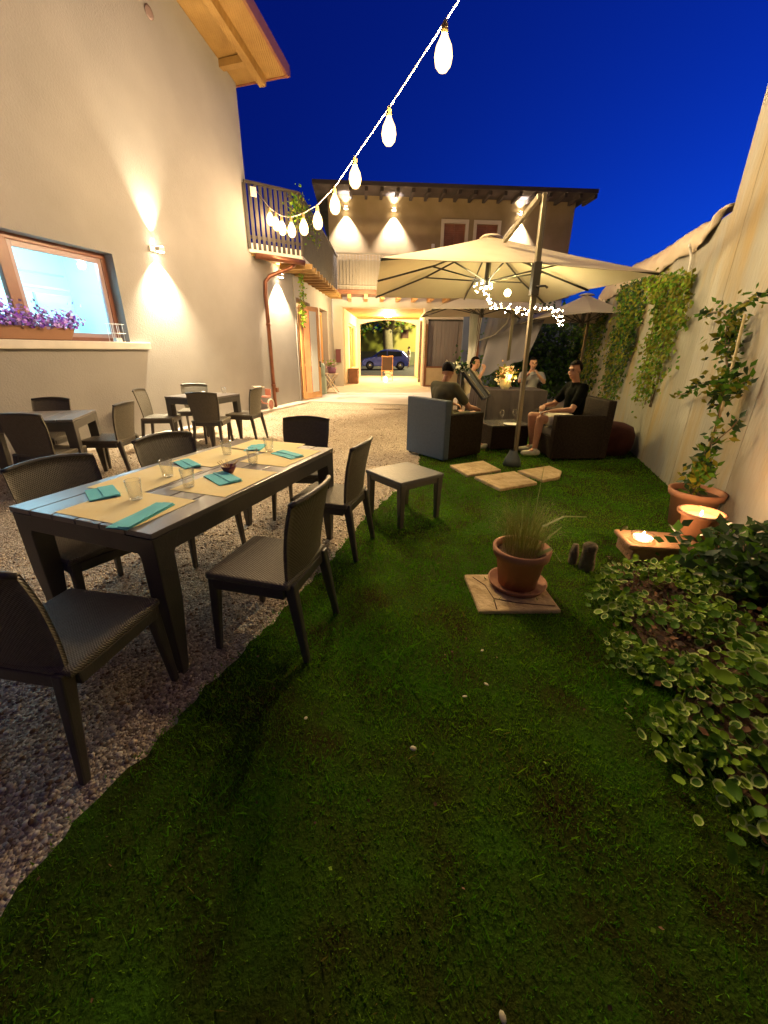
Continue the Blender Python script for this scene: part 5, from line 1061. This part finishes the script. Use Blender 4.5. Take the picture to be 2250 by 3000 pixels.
leaves('flowers', P, np.tile([0, -.8, .6], (90, 1)), .06, [mat('white_petal', (.8, .78, .65), .6), m_leaf3], wf, w=.9); MB().tube([(0, 0, .2), (0.02, 0, -.98)], .012, 6).build('stem', m_stem, wf)

# ------------------------------------------------------------------ people
def remeshed(name, parts, material, parent, voxel=.012, smooth=4):
    """parts: tapered capsules (p, r, q, r2) and ellipsoids ('e', c, (rx,ry,rz)); fused into one continuous surface"""
    b = MB()
    for P_ in parts:
        if P_[0] == 'e': b.ball(P_[1], 1, 18, 14, sc=P_[2])
        else:
            p, r0, q, r1 = P_; p, q = Vector(p), Vector(q); k = 6
            b.tube([p.lerp(q, i / k) for i in range(k + 1)], [r0 + (r1 - r0) * i / k for i in range(k + 1)], 14); b.ball(tuple(p), r0, 14, 10); b.ball(tuple(q), r1, 14, 10)
    o = b.build(name + '_tmp', material); m = o.modifiers.new('r', 'REMESH'); m.mode = 'VOXEL'; m.voxel_size = voxel; m.use_smooth_shade = True
    s_ = o.modifiers.new('s', 'SMOOTH'); s_.iterations = smooth; s_.factor = .5
    dg = bpy.context.evaluated_depsgraph_get(); me = bpy.data.meshes.new_from_object(o.evaluated_get(dg)); me.name = name
    bpy.data.objects.remove(o); n_ = bpy.data.objects.new(name, me); COL.objects.link(n_); n_.parent = parent
    for p_ in me.polygons: p_.use_smooth = True
    if not me.materials: me.materials.append(material)
    return n_
def xf(parts, mt):
    o = []
    for P_ in parts:
        if P_[0] == 'e': o.append(('e', tuple(mt @ Vector(P_[1])), P_[2]))
        else: o.append((tuple(mt @ Vector(P_[0])), P_[1], tuple(mt @ Vector(P_[2])), P_[3]))
    return o
def hand(w, d, side, curl=.5, palm_n=Vector((0, 0, -1))):
    """w wrist point, d direction of the hand; five fingers of different lengths"""
    w, d = Vector(w), Vector(d).normalized(); n = (palm_n - d * palm_n.dot(d)).normalized(); s_ = d.cross(n) * side; o = []
    for k, (off_, L_) in enumerate(((-.030, .068), (-.011, .078), (.010, .073), (.029, .058))):
        o.append((tuple(w), .017, tuple(w + d * .075 + s_ * off_), .012)); a = w + d * .08 + s_ * off_ * 1.05; m_ = a + (d * (1 - curl * .3) + n * curl * .5).normalized() * L_ * .5; e = m_ + (d * (1 - curl) + n * curl).normalized() * L_ * .5
        o.append((tuple(a), .0092, tuple(m_), .0085)); o.append((tuple(m_), .0085, tuple(e), .007))
    tb_ = w + d * .025 - s_ * .028; o.append((tuple(w + d * .02), .015, tuple(tb_ + d * .02 - s_ * .012), .011)); o.append((tuple(tb_ + d * .02 - s_ * .012), .011, tuple(tb_ + d * .06 - s_ * .02 + n * .012), .008))
    return o
def head_parts(c, yaw=0, tilt=0):
    """head local frame: +y face direction"""
    mt = Matrix.Translation(c) @ Matrix.Rotation(yaw, 4, 'Z') @ Matrix.Rotation(tilt, 4, 'X')
    L_ = [('e', (0, -.015, .03), (.074, .092, .085)), ('e', (0, .02, -.03), (.060, .066, .072)), ('e', (0, .042, -.083), (.034, .032, .028)),
          ((0, .078, .012), .008, (0, .098, -.022), .013), ('e', (0, .085, -.028), (.018, .012, .010)), ('e', (0, .07, .028), (.055, .018, .012)), ('e', (0, .076, -.058), (.024, .014, .012)),
          ('e', (.077, -.005, -.01), (.008, .020, .030)), ('e', (-.077, -.005, -.01), (.008, .020, .030)), ('e', (.035, .055, -.025), (.028, .025, .025)), ('e', (-.035, .055, -.025), (.028, .025, .025))]
    o = []
    for P_ in L_:
        if P_[0] == 'e': o.append(P_)
        else: o.append(P_)
    # transform ellipsoids by sampling: keep axis radii (small yaw errors are fine)
    r_ = []
    for P_ in o:
        if P_[0] == 'e': r_.append(('m', P_[1], P_[2]))
        else: r_.append(P_)
    return r_, mt
def person(label, loc, rz_, J, skin_voxel=.009, shirt=None, shorts=None, hair=None, shoes=None, yaw=0, tilt=0, pony=False, cap=None, scale=1.0, cat='person'):
    root = thing('person', label, 'person', loc, rz_); root.scale = (scale,) * 3
    j = {k: Vector(v) for k, v in J.items()}; P_ = []
    P_ += [(j['pelvis'], .125, j['belly'], .12), (j['belly'], .12, j['chest'], .125), (j['chest'] + Vector((-.07, 0, .02)), .10, j['chest'] + Vector((.07, 0, .02)), .10), (j['chest'], .10, j['neck'], .055), (j['neck'], .052, j['head'] + Vector((0, -.01, -.05)), .05)]
    for s_ in 'LR':
        P_ += [(j['chest'] + Vector((0, 0, .08)), .07, j['sho' + s_], .058), (j['sho' + s_], .052, j['elb' + s_], .040), (j['elb' + s_], .040, j['wri' + s_], .026)]
        P_ += [(j['pelvis'], .11, j['hip' + s_], .095), (j['hip' + s_], .09, j['kne' + s_], .056), (j['kne' + s_], .054, j['kne' + s_].lerp(j['ank' + s_], .35), .054), (j['kne' + s_].lerp(j['ank' + s_], .35), .054, j['ank' + s_], .034), (j['ank' + s_] , .034, j['toe' + s_], .028)]
        P_ += hand(j['wri' + s_], j['han' + s_] - j['wri' + s_], 1 if s_ == 'R' else -1, .6)
    mt = Matrix.Translation(j['head']) @ Matrix.Rotation(yaw, 4, 'Z') @ Matrix.Rotation(tilt, 4, 'X')
    hp, _ = head_parts((0, 0, 0))
    b = MB()
    for q in P_:
        p0_, r0, p1_, r1 = q; p0_, p1_ = Vector(p0_), Vector(p1_); k = 5; b.tube([p0_.lerp(p1_, i / k) for i in range(k + 1)], [r0 + (r1 - r0) * i / k for i in range(k + 1)], 14); b.ball(tuple(p0_), r0, 14, 10); b.ball(tuple(p1_), r1, 14, 10)
    for q in hp:
        if q[0] == 'm': b.ball(q[1], 1, 18, 14, sc=q[2], mtx=mt)
        else: b.tube([mt @ Vector(q[0]), mt @ Vector(q[2])], [q[1], q[3]], 10); b.ball(tuple(mt @ Vector(q[2])), q[3], 10, 8)
    o = b.build('body_tmp', m_skin); m = o.modifiers.new('r', 'REMESH'); m.mode = 'VOXEL'; m.voxel_size = skin_voxel; m.use_smooth_shade = True
    s_ = o.modifiers.new('s', 'SMOOTH'); s_.iterations = 2; s_.factor = .4
    dg = bpy.context.evaluated_depsgraph_get(); me = bpy.data.meshes.new_from_object(o.evaluated_get(dg)); bpy.data.objects.remove(o)
    bo = bpy.data.objects.new('body', me); COL.objects.link(bo); bo.parent = root
    for p_ in me.polygons: p_.use_smooth = True
    for sx in (-1, 1): e = MB(); e.ball((sx * .029, .080, .004), .0075, 10, 8, mtx=mt); e.build('eye', m_eye, root)
    e = MB(); e.ball((0, .089, -.058), .02, 10, 6, sc=(1, .35, .3), mtx=mt); e.build('mouth', m_lip, root)
    e = MB(); [e.ball((sx * .03, .083, .024), .018, 8, 6, sc=(1, .35, .25), mtx=mt) for sx in (-1, 1)]; e.build('eyebrow', m_hair, root)
    if shirt:
        q = [(j['pelvis'] + Vector((0, 0, .02)), .145, j['belly'], .14), (j['belly'], .14, j['chest'], .142), (j['chest'] + Vector((-.08, 0, .02)), .115, j['chest'] + Vector((.08, 0, .02)), .115), (j['chest'], .115, j['neck'] - Vector((0, 0, .03)), .066)]
        for s_ in 'LR': q += [(j['chest'] + Vector((0, 0, .08)), .085, j['sho' + s_], .074), (j['sho' + s_], .072, j['sho' + s_].lerp(j['elb' + s_], .68), .064)]
        remeshed('shirt', q, shirt, root, .014)
    if shorts:
        q = [(j['pelvis'], .14, j['pelvis'] + Vector((0, 0, .06)), .142)]
        for s_ in 'LR': q += [(j['pelvis'], .13, j['hip' + s_], .115), (j['hip' + s_], .11, j['hip' + s_].lerp(j['kne' + s_], .68), .085)]
        remeshed('shorts', q, shorts, root, .014)
    if shoes:
        for s_ in 'LR':
            a_, t_ = j['ank' + s_], j['toe' + s_]; d_ = (t_ - a_); d_.z = 0; d_.normalize(); z0 = a_.z - .045
            g_ = Vector((a_.x, a_.y, z0)); remeshed('shoe', [(g_ - d_ * .05, .042, g_ + d_ * .08, .042), (g_ + d_ * .08, .042, g_ + d_ * .17, .034), (g_ - d_ * .02, .045, g_ + Vector((0, 0, .04)), .045)], shoes, root, .009)
    if hair:
        e = MB()
        nu, nv = 20, 10; vs = []
        for i in range(nu):
            for k in range(nv + 1):
                a = 2 * PI * i / nu; ph = PI / 2 - k / nv * (PI * .62); f_ = math.sin(a) * math.cos(ph)     # +y = face
                lim = 1.0; zz = math.sin(ph)
                if f_ > .25 and zz < .45: ph = math.asin(min(.999, max(.45, zz))); zz = math.sin(ph)
                r_ = 1.10 + .02 * math.sin(i * 3 + k); vs.append((.076 * r_ * math.cos(a) * math.cos(ph), -.018 + .094 * r_ * math.sin(a) * math.cos(ph), .034 + .092 * r_ * zz))
        e.smooth = True; e.mesh(vs, [(i*(nv+1)+k, i*(nv+1)+k+1, ((i+1) % nu)*(nv+1)+k+1, ((i+1) % nu)*(nv+1)+k) for i in range(nu) for k in range(nv)], mt)
        if pony: e.tube([mt @ Vector((0, -.1, .02)), mt @ Vector((0, -.13, -.08)), mt @ Vector((0.02, -.11, -.22))], [.045, .05, .015], 10); e.tube([mt @ Vector((-.06, -.03, 0)), mt @ Vector((-.075, -.03, -.12)), mt @ Vector((-.07, -.04, -.2))], [.03, .028, .01], 8)
        e.build('hair', hair, root)
    if cap:
        e = MB(); e.lathe([(.088, 0), (.092, .02), (.08, .07), (.045, .1), (0, .108)], 20, c=(0, -.015, .03), mtx=mt); e.mesh([(-.06, .06, .045), (.06, .06, .045), (.045, .15, .03), (-.045, .15, .03), (-.06, .06, .035), (.06, .06, .035), (.045, .15, .022), (-.045, .15, .022)], [(0, 1, 2, 3), (7, 6, 5, 4), (1, 5, 6, 2), (2, 6, 7, 3), (3, 7, 4, 0)], mt); e.build('cap', cap, root)
    return root
m_blk = mat('black_tee', (.004, .005, .004), .95, spec=.1, bump=.3, bscale=12); m_wht = mat('white_shorts', (.75, .70, .62), .85, bump=.3, bscale=12); m_shoe = mat('white_trainer', (.7, .68, .55), .6)
m_olv = mat('olive_tee', (.10, .09, .045), .85, bump=.3, bscale=12); m_crm = mat('cream_top', (.62, .50, .34), .85); m_gry = mat('grey_top_fabric', (.35, .34, .36), .85)
seatJ = dict(pelvis=(0, -.10, .50), belly=(0, -.13, .66), chest=(0, -.13, .86), neck=(0, -.10, 1.03), head=(0, -.05, 1.19), shoL=(-.19, -.12, .96), shoR=(.19, -.12, .96),
             elbL=(-.30, .02, .70), elbR=(.30, .02, .70), wriL=(-.16, .24, .69), wriR=(.16, .24, .69), hanL=(-.04, .33, .66), hanR=(.04, .33, .66),
             hipL=(-.10, -.04, .49), hipR=(.10, -.04, .49), kneL=(-.13, .40, .54), kneR=(.13, .42, .55), ankL=(-.13, .42, .10), ankR=(.13, .36, .10), toeL=(-.14, .56, .04), toeR=(.14, .50, .04))
person('seated man in black t-shirt and white shorts in the right armchair', (2.60, 5.98, .02), R(94), dict(seatJ, wriL=(-.20, .30, .66), hanL=(-.10, .40, .63), elbL=(-.31, .06, .69)), shirt=m_blk, shorts=m_wht, hair=m_hair, shoes=m_shoe, yaw=R(28), tilt=R(-4))
person('seated man in olive shirt and dark cap seen from behind', (.93, 5.98, .02), math.atan2(.61, .79) - PI/2, dict(seatJ, neck=(-.02, -.10, 1.02), head=(-.05, -.02, 1.15), elbR=(.31, .06, .70), wriR=(.24, .30, .66), hanR=(.2, .41, .63), kneR=(.12, .40, .55), ankR=(.16, .52, .10), toeR=(.18, .66, .04)), shirt=m_olv, shorts=m_olv, hair=m_hair, shoes=m_shoe, yaw=R(35), tilt=R(-12), cap=mat('navy_cap', (.03, .04, .07), .8))
person('woman with long dark hair and cream top at the dark cloth table', (1.95, 9.05, .02), R(-120), dict(seatJ, elbR=(.28, .12, .88), wriR=(.12, .18, 1.08), hanR=(.08, .14, 1.17)), skin_voxel=.012, shirt=m_crm, shorts=m_gry, hair=m_hair, shoes=m_shoe, pony=True, yaw=R(-10))
person('guest in pale grey top raising both hands to the face', (3.12, 9.05, .02), R(165), dict(seatJ, elbR=(.24, .16, .84), wriR=(.09, .24, 1.0), hanR=(.03, .2, 1.1), elbL=(-.24, .16, .84), wriL=(-.09, .24, 1.0), hanL=(-.03, .2, 1.1)), skin_voxel=.012, shirt=m_gry, shorts=m_blk, hair=m_hair, shoes=m_shoe, yaw=R(10))
for x, y, a, lab in ((1.95, 9.08, -120, 'dark chair under the woman in the cream top'), (3.12, 9.08, 165, 'dark chair under the guest in the pale grey top')):
    c = copy_tree(p0); c.location = (x, y, 0); c.rotation_euler = (0, 0, R(a)); tag(c, lab, 'chair', 'dark weave garden chairs')
# a passer-by beyond the car
standJ = dict(pelvis=(0, 0, .95), belly=(0, .0, 1.1), chest=(0, 0, 1.3), neck=(0, 0, 1.47), head=(0, .02, 1.62), shoL=(-.18, 0, 1.4), shoR=(.18, 0, 1.4), elbL=(-.24, -.02, 1.12), elbR=(.24, -.02, 1.12), wriL=(-.25, .08, .88), wriR=(.25, .08, .88), hanL=(-.25, .1, .8), hanR=(.25, .1, .8),
              hipL=(-.09, 0, .9), hipR=(.09, 0, .9), kneL=(-.1, .02, .5), kneR=(.1, .03, .5), ankL=(-.1, 0, .1), ankR=(.1, -.03, .1), toeL=(-.1, .12, .04), toeR=(.1, .1, .04))
person('person in a pale top standing behind the rear of the blue car', (2.05, 38.2, 0), R(100), standJ, skin_voxel=.02, shirt=m_crm, shorts=m_gry, hair=m_hair)
